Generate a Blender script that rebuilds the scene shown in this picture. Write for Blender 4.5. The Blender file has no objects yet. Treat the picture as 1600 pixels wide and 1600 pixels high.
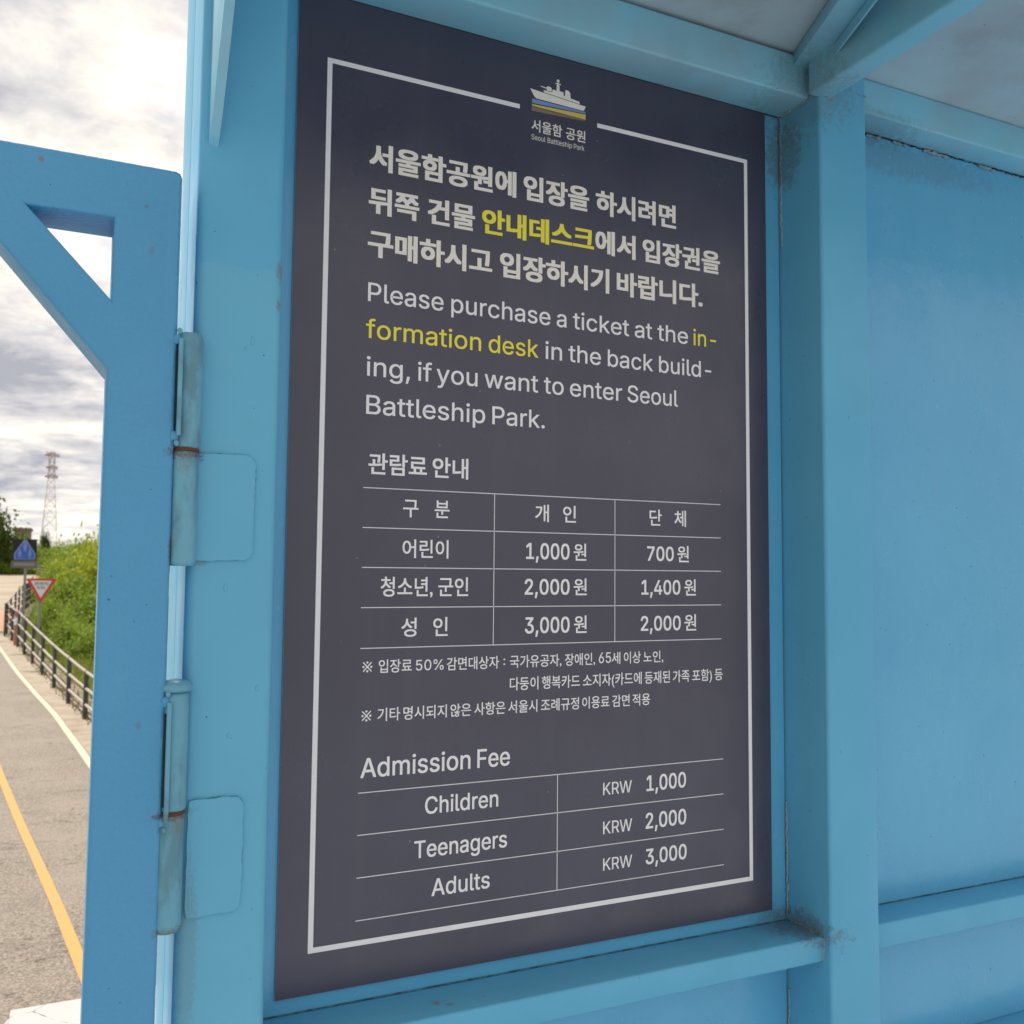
import bpy, bmesh, math, random
import numpy as np
from mathutils import Vector, Matrix
random.seed(7); rng = np.random.default_rng(7)
S = bpy.context.scene
COL = S.collection
# ------------------------------------------------------------------ camera
CAM = ((0.9057715,-0.4236802,0.0085511),(-0.0358212,-0.0564431,0.9977630),(-0.4222497,-0.9040516,-0.0663013),(-0.2678063,-1.1430570,0.4577742))            # right, up, back axes and position
cd = bpy.data.cameras.new('camera'); cam = bpy.data.objects.new('camera', cd); COL.objects.link(cam)
r_, u_, b_, p_ = [Vector(v) for v in CAM]
cam.matrix_world = Matrix(((r_.x,u_.x,b_.x,p_.x),(r_.y,u_.y,b_.y,p_.y),(r_.z,u_.z,b_.z,p_.z),(0,0,0,1)))
cd.lens = 32.6643; cd.sensor_width = 36; cd.clip_start = .02; cd.clip_end = 6000
cd.dof.use_dof = True; cd.dof.focus_distance = 1.25; cd.dof.aperture_fstop = 11
S.camera = cam
# ------------------------------------------------------------------ sky
SUN_AZ = math.radians(-28)      # measured from +Y towards +X: the sun stands behind the wall, to the left
SUN_EL = math.radians(50)
w = bpy.data.worlds.new('World'); S.world = w; w.use_nodes = True
nt = w.node_tree; nt.nodes.clear()
def wn(t, **k):
    n = nt.nodes.new(t)
    for a, v in k.items(): setattr(n, a, v)
    return n
L = nt.links.new
out = wn('ShaderNodeOutputWorld'); bg = wn('ShaderNodeBackground'); bg.inputs[1].default_value = .1
sky = wn('ShaderNodeTexSky', sky_type='NISHITA'); sky.sun_disc = False
sky.sun_elevation = SUN_EL; sky.sun_rotation = SUN_AZ; sky.air_density = 1; sky.dust_density = 2; sky.ozone_density = 1
tc = wn('ShaderNodeTexCoord'); sep = wn('ShaderNodeSeparateXYZ'); L(tc.outputs['Generated'], sep.inputs[0])
def wmath(op, a, b=None, clamp=False):
    n = wn('ShaderNodeMath', operation=op, use_clamp=clamp)
    for i, v in enumerate((a, b)):
        if v is None: continue
        if hasattr(v, 'links'): L(v, n.inputs[i])
        else: n.inputs[i].default_value = v
    return n.outputs[0]
zz = wmath('ADD', wmath('MAXIMUM', sep.outputs[2], 0.0), .16)       # cloud deck: direction projected on a high layer
cx = wmath('DIVIDE', sep.outputs[0], zz); cy = wmath('DIVIDE', sep.outputs[1], zz)
cmb = wn('ShaderNodeCombineXYZ'); L(cx, cmb.inputs[0]); L(cy, cmb.inputs[1])
def wnoise(sc, det, rough, dist=0, off=0):
    mp = wn('ShaderNodeMapping'); L(cmb.outputs[0], mp.inputs[0]); mp.inputs['Location'].default_value = (off, off*.7, 0)
    n = wn('ShaderNodeTexNoise'); L(mp.outputs[0], n.inputs['Vector'])
    n.inputs['Scale'].default_value = sc; n.inputs['Detail'].default_value = det; n.inputs['Roughness'].default_value = rough; n.inputs['Distortion'].default_value = dist
    return n.outputs[0]
big = wnoise(1.1, 3, .5, .3, 3.1); puff = wnoise(5.0, 10, .62, .25, 7.3)
shade = wmath('ADD', wmath('MULTIPLY', big, .55), wmath('MULTIPLY', puff, .45))
ramp = wn('ShaderNodeValToRGB'); L(shade, ramp.inputs[0])
cr = ramp.color_ramp; cr.elements[0].position = .41; cr.elements[0].color = (.27, .275, .31, 1)
cr.elements[1].position = .60; cr.elements[1].color = (.72, .67, .59, 1)
e = cr.elements.new(.50); e.color = (.46, .445, .445, 1)
mulc = wn('ShaderNodeVectorMath', operation='SCALE'); L(ramp.outputs[0], mulc.inputs[0]); mulc.inputs['Scale'].default_value = 8.9
cov = wn('ShaderNodeMapRange'); L(wnoise(2.3, 6, .55, .2, 12.0), cov.inputs[0])
cov.inputs[1].default_value = .34; cov.inputs[2].default_value = .46; cov.inputs[3].default_value = .8; cov.inputs[4].default_value = 1
mx = wn('ShaderNodeMix', data_type='RGBA'); L(cov.outputs[0], mx.inputs[0]); L(sky.outputs[0], mx.inputs[6]); L(mulc.outputs[0], mx.inputs[7])
L(mx.outputs[2], bg.inputs[0]); L(bg.outputs[0], out.inputs[0])
sl = bpy.data.lights.new('sun', 'SUN'); sun = bpy.data.objects.new('sun', sl); COL.objects.link(sun)
sl.energy = 3.0; sl.angle = math.radians(.6); sl.color = (1, .95, .88)
sd = Vector((math.sin(SUN_AZ)*math.cos(SUN_EL), math.cos(SUN_AZ)*math.cos(SUN_EL), math.sin(SUN_EL)))
sun.rotation_euler = (-sd).to_track_quat('-Z', 'Y').to_euler()
S.view_settings.view_transform = 'Standard'; S.view_settings.look = 'None'; S.view_settings.gamma = 1
S.view_settings.exposure = 0.98; S.view_settings.use_curve_mapping = False
# ------------------------------------------------------------------ materials
class NT:
    def __init__(s, name):
        s.m = bpy.data.materials.new(name); s.m.use_nodes = True; s.t = s.m.node_tree; s.t.nodes.clear()
        s.o = s.n('ShaderNodeOutputMaterial'); s.p = s.n('ShaderNodeBsdfPrincipled'); s.l(s.p.outputs[0], s.o.inputs[0])
        s.tc = s.n('ShaderNodeTexCoord')
    def n(s, t, **k):
        n = s.t.nodes.new(t)
        for a, v in k.items(): setattr(n, a, v)
        return n
    def l(s, a, b): s.t.links.new(a, b)
    def set(s, i, v):
        if hasattr(v, 'links'): s.l(v, i)
        else: i.default_value = v
    def vec(s, scale=(1,1,1), loc=(0,0,0), coord='Object'):
        mp = s.n('ShaderNodeMapping'); s.l(s.tc.outputs[coord], mp.inputs[0]); mp.inputs['Scale'].default_value = scale; mp.inputs['Location'].default_value = loc
        return mp.outputs[0]
    def noise(s, sc, det=3, rough=.5, vec=None, dist=0):
        n = s.n('ShaderNodeTexNoise'); s.l(vec if vec is not None else s.tc.outputs['Object'], n.inputs['Vector'])
        n.inputs['Scale'].default_value = sc; n.inputs['Detail'].default_value = det; n.inputs['Roughness'].default_value = rough; n.inputs['Distortion'].default_value = dist
        return n.outputs[0]
    def rng(s, v, a, b, c=0, d=1, smooth=True):
        n = s.n('ShaderNodeMapRange'); n.interpolation_type = 'SMOOTHSTEP' if smooth else 'LINEAR'
        s.l(v, n.inputs[0])
        for i, x in enumerate((a, b, c, d)): n.inputs[i+1].default_value = x
        return n.outputs[0]
    def math(s, op, a, b=0.0):
        n = s.n('ShaderNodeMath', operation=op); s.set(n.inputs[0], a); s.set(n.inputs[1], b); return n.outputs[0]
    def mix(s, f, a, b):
        n = s.n('ShaderNodeMix', data_type='RGBA'); s.set(n.inputs[0], f)
        s.set(n.inputs[6], a if hasattr(a,'links') else (*a,1)); s.set(n.inputs[7], b if hasattr(b,'links') else (*b,1)); return n.outputs[2]
    def bump(s, h, strength, dist=.001, normal=None):
        n = s.n('ShaderNodeBump'); s.l(h, n.inputs['Height']); n.inputs['Strength'].default_value = strength; n.inputs['Distance'].default_value = dist
        if normal is not None: s.l(normal, n.inputs['Normal'])
        return n.outputs[0]
    def fin(s, col, rough=.5, normal=None, metal=0, spec=.5, coat=0):
        s.set(s.p.inputs['Base Color'], col if hasattr(col,'links') else (*col,1)); s.set(s.p.inputs['Roughness'], rough)
        if normal is not None: s.l(normal, s.p.inputs['Normal'])
        s.p.inputs['Metallic'].default_value = metal; s.p.inputs['Specular IOR Level'].default_value = spec; s.p.inputs['Coat Weight'].default_value = coat
        return s.m
def spot(g, c, r, nsc=60, soft=.35):
    """a stain with its own ragged outline centred at c with radii r (in place coordinates)"""
    v = g.vec(tuple(1/x for x in r), tuple(-c[i]/r[i] for i in range(3)))
    n = g.n('ShaderNodeVectorMath', operation='LENGTH'); g.l(v, n.inputs[0])
    d = g.math('ADD', n.outputs['Value'], g.math('MULTIPLY', g.math('SUBTRACT', g.noise(nsc, 6, .72), .5), 2.6))
    m_ = g.rng(d, 1.0+soft, 1.0-soft)
    return g.math('MULTIPLY', m_, g.rng(g.noise(nsc*5, 5, .75), .36, .6, .35, 1))
STAINS = [ # centre, radii, strength, colour
    ((.735,-.06,1.205),(.075,.08,.055),.42,(.13,.14,.14)),
    ((.741,-.01,1.130),(.028,.035,.050),.65,(.12,.10,.08)),
    ((.745,-.04,-.064),(.05,.05,.02),.6,(.11,.085,.06)),
    ((.72,-.01,-.068),(.05,.05,.02),.35,(.11,.1,.09)),
    ((.90,-.03,1.21),(.10,.06,.018),.35,(.10,.08,.08)),
    ((1.02,-.01,1.18),(.22,.02,.03),.35,(.12,.11,.10)),
    ((-.149,-.09,.05),(.010,.03,.09),.35,(.17,.15,.09)),
    ((-.147,-.09,.4665),(.008,.02,.003),.4,(.14,.09,.05)),
    ((-.070,-.088,.80),(.004,.02,.012),.6,(.22,.12,.06)),
    ((-.070,-.088,.76),(.003,.02,.006),.6,(.22,.12,.06)),
    ((-.315,-.11,.873),(.0028,.02,.0030),.8,(.30,.10,.06)),
    ((-.2145,-.11,.842),(.0022,.02,.0022),.5,(.12,.10,.08)),
    ((-.2080,-.11,.795),(.0030,.02,.0050),.35,(.14,.12,.10)),
    ((-.205,-.11,.30),(.0030,.02,.0040),.4,(.14,.10,.07)),
    ((-.168,-.098,.583),(.020,.02,.007),.9,(.10,.04,.018)),
    ((-.168,-.098,.572),(.008,.02,.014),.4,(.16,.10,.05)),
    ((-.17,-.098,.205),(.020,.02,.005),.9,(.12,.04,.02)),
    ((-.162,-.098,.196),(.008,.02,.012),.5,(.20,.14,.08)),
    ((-.17,-.098,.088),(.018,.02,.006),.7,(.16,.10,.05)),
    ((-.180,-.1,.480),(.0022,.02,.016),.7,(.12,.08,.05)),
    ((.15,-.04,-.067),(.005,.006,.004),.8,(.25,.15,.10)),
    ((.165,-.05,-.067),(.006,.004,.004),.7,(.25,.15,.10)),
]
def paint(name, base, rough=.34, peel=.10, fade=.25, stains=True, dusty=0, specks=1.0, wavy=.15, dent=False, worn=0, touchup=.22, grain=330, spec=.30):
    g = NT(name)
    f1 = g.rng(g.noise(3.2, 4, .6), .35, .7)
    lite = tuple(min(1, c*1.12+.035) for c in base); dark = tuple(c*.86 for c in base)
    col = g.mix(g.math('MULTIPLY', f1, fade*1.6), base, lite)
    col = g.mix(g.math('MULTIPLY', g.rng(g.noise(9, 5, .6), .5, .75), fade), col, dark)
    streak = g.rng(g.noise(1, 4, .6, g.vec((55,55,2.2))), .56, .78)
    col = g.mix(g.math('MULTIPLY', streak, .16), col, (base[0]*1.6+.02, base[1]*.98, base[2]*.86))
    sp_ = g.n('ShaderNodeSeparateXYZ'); g.l(g.tc.outputs['Object'], sp_.inputs[0])
    zt = g.math('ADD', sp_.outputs[2], g.math('MULTIPLY', g.noise(22, 3, .5), .05))      # older repaint on the left post ends in a soft brush edge
    touch = g.math('MULTIPLY', g.math('LESS_THAN', zt, .825), g.math('LESS_THAN', sp_.outputs[0], -.06))
    col = g.mix(g.math('MULTIPLY', touch, touchup), col, (.20,.50,.62))
    if worn:
        col = g.mix(g.math('MULTIPLY', g.rng(g.noise(26, 5, .65, g.vec((1,1,.35))), .45, .62), worn), col, (.10,.20,.25))
    if dusty:
        dn = g.rng(g.noise(5.5, 6, .65), .32, .68)
        col = g.mix(g.math('MULTIPLY', dn, dusty), col, (.38,.41,.43))
        dn2 = g.rng(g.noise(2.6, 6, .7, g.vec((1,1,1),(4,2,1))), .52, .72)
        col = g.mix(g.math('MULTIPLY', dn2, dusty*.8), col, (.22,.24,.25))
    if stains:
        for c, r, k, sc in STAINS:
            col = g.mix(g.math('MULTIPLY', spot(g, c, r, 90 if min(r) > .01 else 260), k), col, sc)
    # fly specks and tiny chips
    for sc, thr, amt in ((38, .055, .8), (85, .10, .7)):
        v = g.n('ShaderNodeTexVoronoi'); g.l(g.tc.outputs['Object'], v.inputs['Vector']); v.inputs['Scale'].default_value = sc
        sepc = g.n('ShaderNodeSeparateColor'); g.l(v.outputs['Color'], sepc.inputs[0])
        near = g.math('LESS_THAN', v.outputs['Distance'], g.math('MULTIPLY', sepc.outputs[1], thr))
        pick = g.math('GREATER_THAN', sepc.outputs[0], .72 if sc < 50 else .86)
        col = g.mix(g.math('MULTIPLY', g.math('MULTIPLY', near, pick), amt*specks), col, (.028,.045,.05))
    h1 = g.noise(grain, 2, .5); h2 = g.noise(28, 3, .55); h3 = g.noise(9, 2, .5)
    nrm = g.bump(h2, wavy, .002); nrm = g.bump(h3, wavy, .006, nrm); nrm = g.bump(h1, peel, .0009*330/grain, nrm)
    nrm = g.bump(g.noise(1, 4, .55, g.vec((240,240,9))), peel*.45, .0007, nrm)
    if dent: nrm = g.bump(g.noise(2.4, 2, .5), .6, .02, nrm)
    ro = g.rng(g.noise(14, 4, .6), .3, .7, rough-.05, rough+.10)
    return g.fin(col, ro, nrm, spec=spec)
M = {}
BLUE = (.115, .415, .62)
M['blue'] = paint('blue paint', BLUE, spec=.20)
M['gate'] = paint('gate blue paint', (.085, .325, .56), .40, 1.0, .15, wavy=.35, touchup=0, grain=170)
M['panel'] = paint('blue sheet metal paint', (.115, .42, .66), .20, .14, .13, wavy=.35, dent=True, spec=.42)
M['ceiling'] = paint('dusty ceiling paint', (.40, .56, .63), .55, .08, .3, stains=False, dusty=.6, specks=1.6)
M['beam'] = paint('grimy beam paint', (.20, .54, .70), .45, .12, .4, dusty=.34, specks=1.8)
M['hinge'] = paint('hinge paint', (.12, .34, .46), .34, .2, .45, wavy=.4, worn=.65)
M['caulk'] = paint('painted weld bead', (.15, .30, .35), .6, .3, .5, dusty=.5, specks=2)
g = NT('rust'); c = g.mix(g.noise(400, 4, .7), (.045,.018,.010), (.20,.075,.03)); M['rust'] = g.fin(c, .85, g.bump(g.noise(700,3,.6), .6, .0006))
g = NT('dark gap'); M['gap'] = g.fin((.015,.02,.022), .9)
g = NT('dark seam'); M['seam'] = g.fin(g.mix(g.rng(g.noise(60,4,.7), .35, .65), (.03,.06,.075), (.09,.22,.29)), .8)
g = NT('board print')
c = g.mix(g.rng(g.noise(4, 5, .6), .35, .7), (.044,.042,.072), (.052,.050,.083))
c = g.mix(g.math('MULTIPLY', g.rng(g.noise(1, 4, .6, g.vec((26,1,1.6))), .5, .75), .30), c, (.068,.070,.096))
v = g.n('ShaderNodeTexVoronoi'); g.l(g.tc.outputs['Object'], v.inputs['Vector']); v.inputs['Scale'].default_value = 55
sc_ = g.n('ShaderNodeSeparateColor'); g.l(v.outputs['Color'], sc_.inputs[0])
c = g.mix(g.math('MULTIPLY', g.math('LESS_THAN', v.outputs['Distance'], g.math('MULTIPLY', sc_.outputs[1], .07)), g.math('GREATER_THAN', sc_.outputs[0], .8)), c, (.16,.15,.15))
M['board'] = g.fin(c, g.rng(g.noise(7, 4, .6), .32, .68, .25, .42), g.bump(g.noise(900, 2, .5), .12, .0004), spec=.75)
def flat(name, c, rough=.45, n=.06):
    g = NT(name); cc = g.mix(g.noise(30, 4, .6), tuple(x*(1-n) for x in c), tuple(min(1,x*(1+n)) for x in c)); return g.fin(cc, rough)
M['white'] = flat('white vinyl', (.84,.83,.84)); M['cream'] = flat('cream vinyl', (.84,.80,.73)); M['yellow'] = flat('yellow vinyl', (.86,.76,.06))
M['wave_blue'] = flat('blue wave print', (.20,.30,.60)); M['wave_yellow'] = flat('ochre wave print', (.62,.52,.12)); M['wave_brown'] = flat('brown wave print', (.25,.17,.12))
M['core'] = flat('foam board core', (.42,.42,.44)); M['linegrey'] = flat('table rule vinyl', (.74,.74,.78))
g = NT('asphalt'); n1 = g.noise(55, 5, .75); n2 = g.noise(1.3, 5, .6)
c = g.mix(g.rng(n1, .35, .66), (.10,.08,.062), (.33,.275,.215)); c = g.mix(g.math('MULTIPLY', g.rng(n2, .4, .7), .5), c, (.27,.225,.18))
dv = g.math('ABSOLUTE', g.math('SUBTRACT', g.noise(.55, 5, .6, g.vec((.5,1.6,1))), .5))
c = g.mix(g.math('MULTIPLY', g.rng(dv, .0030, .0008), .75), c, (.06,.05,.04))
c = g.mix(g.math('MULTIPLY', g.rng(g.noise(5, 6, .7, g.vec((1,.5,1))), .52, .7), .35), c, (.12,.095,.075))
M['asphalt'] = g.fin(c, .9, g.bump(n1, .6, .006))
g = NT('forecourt concrete'); M['bounce_grey'] = g.fin(g.mix(g.noise(3,5,.6), (.34,.37,.41), (.42,.45,.50)), .85)  # cool grey chosen for the light it bounces onto wall and board
g = NT('ground soil'); c = g.mix(g.rng(g.noise(.9, 6, .65), .4, .65), (.23,.18,.11), (.11,.12,.045)); c = g.mix(g.rng(g.noise(9, 5, .7), .45, .7), c, (.27,.22,.15)); M['soil'] = g.fin(c, .95, g.bump(g.noise(12,5,.7), .7, .04))
g = NT('shoulder paving'); c = g.mix(g.rng(g.noise(2.2, 6, .65), .4, .68), (.36,.30,.23), (.28,.22,.15)); c = g.mix(g.rng(g.noise(.6, 4, .6), .56, .68), c, (.10,.10,.045)); M['shoulder'] = g.fin(c, .95, g.bump(g.noise(20,4,.7), .5, .02))
g = NT('far path paving'); c = g.mix(g.rng(g.noise(.35, 5, .6, g.vec((.35,1,1))), .42, .62), (.36,.29,.21), (.27,.21,.15)); M['path'] = g.fin(c, .9)
g = NT('red path paving'); c = g.mix(g.noise(3, 5, .6), (.46,.25,.16), (.38,.21,.14)); M['redpath'] = g.fin(c, .9)
g = NT('white road paint'); c = g.mix(g.rng(g.noise(40, 4, .7), .55, .7), (.52,.47,.33), (.34,.29,.21)); M['linewhite'] = g.fin(c, .8)
g = NT('yellow road paint'); c = g.mix(g.rng(g.noise(60, 5, .75), .45, .66), (.52,.28,.065), (.36,.23,.10)); M['lineyellow'] = g.fin(c, .8)
M['fencepost'] = flat('dark fence paint', (.055,.055,.055), .6, .3); M['rail'] = flat('weathered fence rail', (.33,.28,.23), .7, .25)
M['signpost'] = flat('galvanised post', (.22,.24,.23), .5); M['signblack'] = flat('black sign plate', (.012,.011,.015), .7); M['signblue'] = flat('blue sign plate', (.03,.12,.50), .4)
M['signpale'] = flat('pale blue sign print', (.20,.28,.60), .4); M['signwhite'] = flat('white sign plate', (.66,.70,.70), .4); M['signred'] = flat('red sign border', (.55,.03,.06), .4); M['signink'] = flat('dark sign print', (.09,.12,.14), .5)
M['signgrey'] = flat('grey sign plate', (.13,.12,.13), .5, .2); M['signdim'] = flat('worn grey sign print', (.24,.22,.22), .5, .3)
M['pylonred'] = flat('hazed red pylon paint', (.44,.37,.355), .7); M['pylonwhite'] = flat('hazed white pylon paint', (.72,.68,.67), .7)  # distance haze is put into these paler, greyer colours
M['bollard'] = flat('brick red bollard', (.42,.17,.11), .6)
g = NT('white gelcoat'); c = g.mix(g.rng(g.noise(6, 6, .7), .56, .72), (.44,.43,.41), (.34,.32,.28))
v = g.n('ShaderNodeTexVoronoi', feature='DISTANCE_TO_EDGE'); g.l(g.vec((1,1,1)), v.inputs['Vector']); v.inputs['Scale'].default_value = 9
c = g.mix(g.math('LESS_THAN', g.math('ADD', v.outputs['Distance'], g.math('MULTIPLY', g.noise(25,4,.6), .05)), .028), c, (.12,.10,.08)); M['gelcoat'] = g.fin(c, .35)
g = NT('bark'); M['bark'] = g.fin(g.mix(g.noise(14,4,.6), (.07,.05,.035), (.16,.12,.085)), .9)
g = NT('building wall'); M['bldg'] = g.fin(g.mix(g.noise(.4,4,.6), (.20,.16,.13), (.26,.21,.17)), .8); M['glassdark'] = flat('dark window', (.05,.06,.07), .2)
def leafmat(name, a, b, c2):
    g = NT(name); geo = g.n('ShaderNodeNewGeometry'); r = g.n('ShaderNodeValToRGB'); g.l(geo.outputs['Random Per Island'], r.inputs[0])
    r.color_ramp.elements[0].color = (*a,1); r.color_ramp.elements[1].color = (*c2,1); e = r.color_ramp.elements.new(.55); e.color = (*b,1)
    col = g.mix(g.math('MULTIPLY', g.rng(g.noise(1.6, 3, .6), .4, .65), .6), r.outputs[0], b)
    g.fin(col, .6, spec=.2); tr = g.n('ShaderNodeBsdfTranslucent'); g.l(col, tr.inputs[0]); ms = g.n('ShaderNodeMixShader'); ms.inputs[0].default_value = .4
    g.l(g.p.outputs[0], ms.inputs[1]); g.l(tr.outputs[0], ms.inputs[2]); g.l(ms.outputs[0], g.o.inputs[0]); return g.m
M['leaf'] = leafmat('bright green leaves', (.12,.20,.025), (.23,.32,.04), (.34,.40,.07))
M['leafyellow'] = leafmat('yellow green leaves', (.20,.28,.02), (.32,.37,.03), (.48,.45,.05))
M['leafdark'] = leafmat('dark green leaves', (.03,.06,.015), (.07,.11,.025), (.14,.18,.04))
M['leafdry'] = leafmat('dry brown stems', (.14,.12,.04), (.24,.22,.07), (.26,.20,.10))
# ------------------------------------------------------------------ mesh helpers
def link(name, me, mat=None, parent=None, label=None, smooth=None):
    o = bpy.data.objects.new(name, me); COL.objects.link(o)
    if mat is not None: me.materials.append(M[mat])
    if parent is not None: o.parent = parent
    if label: o['label'] = label
    if smooth:
        for p in me.polygons: p.use_smooth = True
        me.set_sharp_from_angle(angle=math.radians(smooth))
    return o
def thing(name, label, cat, group=None):
    o = bpy.data.objects.new(name, None); COL.objects.link(o); o['label'] = label; o['category'] = cat
    if group: o['group'] = group
    o.empty_display_size = .1; return o
def tag(o, label, cat, group=None):
    o['label'] = label; o['category'] = cat
    if group: o['group'] = group
    return o
def tomesh(bm, name):
    bmesh.ops.recalc_face_normals(bm, faces=bm.faces); me = bpy.data.meshes.new(name); bm.to_mesh(me); bm.free(); return me
def boxbm(x0,x1,y0,y1,z0,z1, bev=.004, seg=3, rough=0):
    bm = bmesh.new(); bmesh.ops.create_cube(bm, size=1)
    for v in bm.verts: v.co = Vector(((x0+x1)/2+v.co.x*(x1-x0), (y0+y1)/2+v.co.y*(y1-y0), (z0+z1)/2+v.co.z*(z1-z0)))
    if bev: bmesh.ops.bevel(bm, geom=bm.edges[:], offset=bev, segments=seg, profile=.5, affect='EDGES')
    return bm
def box(name, x0,x1,y0,y1,z0,z1, mat, parent=None, bev=.004, seg=3, label=None):
    return link(name, tomesh(boxbm(x0,x1,y0,y1,z0,z1,bev,seg), name), mat, parent, label, 40)
def prismbm(pts, axis, a, b, bev=0, seg=2):
    """polygon pts (2D) extruded along axis ('x','y','z') from a to b"""
    bm = bmesh.new()
    def P(p, t): return {'x':(t,p[0],p[1]), 'y':(p[0],t,p[1]), 'z':(p[0],p[1],t)}[axis]
    A = [bm.verts.new(P(p,a)) for p in pts]; B = [bm.verts.new(P(p,b)) for p in pts]; n = len(pts)
    bm.faces.new(A); bm.faces.new(B[::-1])
    for i in range(n): bm.faces.new((A[i],B[i],B[(i+1)%n],A[(i+1)%n]))
    if bev: bmesh.ops.bevel(bm, geom=bm.edges[:], offset=bev, segments=seg, profile=.5, affect='EDGES')
    return bm
def tubebm(path, r, n=12, bm=None, jit=0, cap=True, rnd=random):
    bm = bm or bmesh.new(); rings = []
    for i, p in enumerate(path):
        p = Vector(p); d = (Vector(path[min(i+1,len(path)-1)])-Vector(path[max(i-1,0)])).normalized()
        a = d.orthogonal().normalized() if i == 0 else (rings_a - d*rings_a.dot(d)).normalized(); rings_a = a
        b = d.cross(a); rr = (r[i] if isinstance(r,(list,tuple)) else r)*(1+rnd.uniform(-jit,jit))
        rings.append([bm.verts.new(p+(a*math.cos(t)+b*math.sin(t))*rr*(1+rnd.uniform(-jit,jit)*.4)) for t in [2*math.pi*k/n for k in range(n)]])
    for A, B in zip(rings, rings[1:]):
        for k in range(n): bm.faces.new((A[k],A[(k+1)%n],B[(k+1)%n],B[k]))
    if cap: bm.faces.new(rings[0][::-1]); bm.faces.new(rings[-1])
    return bm
def tube(name, path, r, mat, parent=None, n=12, jit=0, label=None, smooth=50):
    return link(name, tomesh(tubebm(path, r, n, jit=jit), name), mat, parent, label, smooth)
def bead(name, p0, p1, r, mat, parent, amp=.35, step=.004, wob=.0012):
    p0, p1 = Vector(p0), Vector(p1); n = max(3, int((p1-p0).length/step)); rr = random.Random(hash((round(p0.x,3),round(p0.z,3)))&0xffff)
    path = [p0.lerp(p1, i/n)+Vector([rr.uniform(-wob,wob) for _ in range(3)]) for i in range(n+1)]
    return link(name, tomesh(tubebm(path, r, 8, jit=amp, rnd=rr), name), mat, parent, None, 60)
def quadsheet(name, pts, mat, parent=None):
    me = bpy.data.meshes.new(name); me.from_pydata([tuple(p) for p in pts], [], [tuple(range(len(pts)))]); return link(name, me, mat, parent)
# ------------------------------------------------------------------ setting: terrain, road, path
HB = [(-60,-1.84),(35,-1.84),(38,-1.5),(41,-1.25),(46,-1.21),(52,-1.13),(68,-.82),(92,-.5),(115,-.12),(140,-.1),(400,-.3),(4000,-2)]
def hz(y):
    for (a,za),(b,zb) in zip(HB,HB[1:]):
        if y <= b: return za+(zb-za)*(y-a)/(b-a)
    return HB[-1][1]
ys = sorted(set([b[0] for b in HB]+list(range(-20,60,4))))
xs = [-3000,-300,-60,-20,-8,-4,-2,0,2,4,8,20,60,300,3000]
V = [(x,y,hz(y)) for y in ys for x in xs]; nx = len(xs)
F = [(j*nx+i,j*nx+i+1,(j+1)*nx+i+1,(j+1)*nx+i) for j in range(len(ys)-1) for i in range(nx-1)]
me = bpy.data.meshes.new('ground'); me.from_pydata(V,[],F); link('ground', me, 'soil')['kind'] = 'structure'
def interp(pts, y):
    if y <= pts[0][1]:
        (xa,ya),(xb,yb) = pts[0],pts[1]
    else:
        for (xa,ya),(xb,yb) in zip(pts,pts[1:]):
            if y <= yb: break
    return xa+(xb-xa)*(y-ya)/(yb-ya)
def strip(name, left, right, y0, y1, off, mat, wob=0, kind=True):
    yy = [y0+(y1-y0)*i/60 for i in range(61)]+[b[0] for b in HB if y0 < b[0] < y1]; yy = sorted(set(yy)); V = []; F = []
    for y in yy:
        a = left(y)+(random.uniform(-wob,wob)); b = right(y)+(random.uniform(-wob,wob)); V += [(a,y,hz(y)+off),(b,y,hz(y)+off)]
    for i in range(len(yy)-1): F.append((2*i,2*i+1,2*i+3,2*i+2))
    me = bpy.data.meshes.new(name); me.from_pydata(V,[],F); o = link(name, me, mat)
    if kind: o['kind'] = 'structure'
    return o
WL = [(.62,5.0),(-.05,11.63),(-.46,15.45),(-.82,18.23),(-1.35,22.5),(-2.26,30.7),(-3.6,38)]
YL = [(.55,-.2),(-.17,5.0),(-.28,5.89),(-.46,7.16),(-.66,8.58),(-.97,10.91),(-2.6,24),(-4.6,38)]
wl = lambda y: interp(WL,y); yl = lambda y: interp(YL,y)
F2 = [(-2.42,35.2),(-2.28,38),(-2.19,41),(-2.15,46),(-2.06,52),(-1.98,68),(-1.85,80),(-2.0,92),(-4.2,112)]
FN = [(.26,12.2),(-.07,14.8),(-.32,16.75),(-.59,19.2),(-.87,21.79),(-1.17,24.55),(-1.47,27.4),(-1.77,30.3),(-2.08,33.0),(-2.38,35.6)]
strip('shoulder', lambda y: wl(y), lambda y: interp(FN,y)+.25, 2, 35.5, .003, 'shoulder', .03)
strip('road', lambda y: wl(y)-6.0, lambda y: wl(y)+.02, -18, 38, .008, 'asphalt', .006)
strip('road_line_white', lambda y: wl(y)-.085, lambda y: wl(y), -4, 36, .013, 'linewhite', .002)
strip('road_line_yellow', lambda y: yl(y)-.036, lambda y: yl(y)+.036, -4, 36, .013, 'lineyellow', .002)
strip('path', lambda y: -16, lambda y: interp(F2,y)-.12, 38, 116, .010, 'path')
strip('path_red_lane', lambda y: -16, lambda y: interp(F2,y)-.14, 36, 42.5, .018, 'redpath')
strip('bounce_pad', lambda y: -2.4, lambda y: 30, -18, .6, .016, 'bounce_grey')  # unseen sheet added in front of the shelter to bounce light onto it
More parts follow.
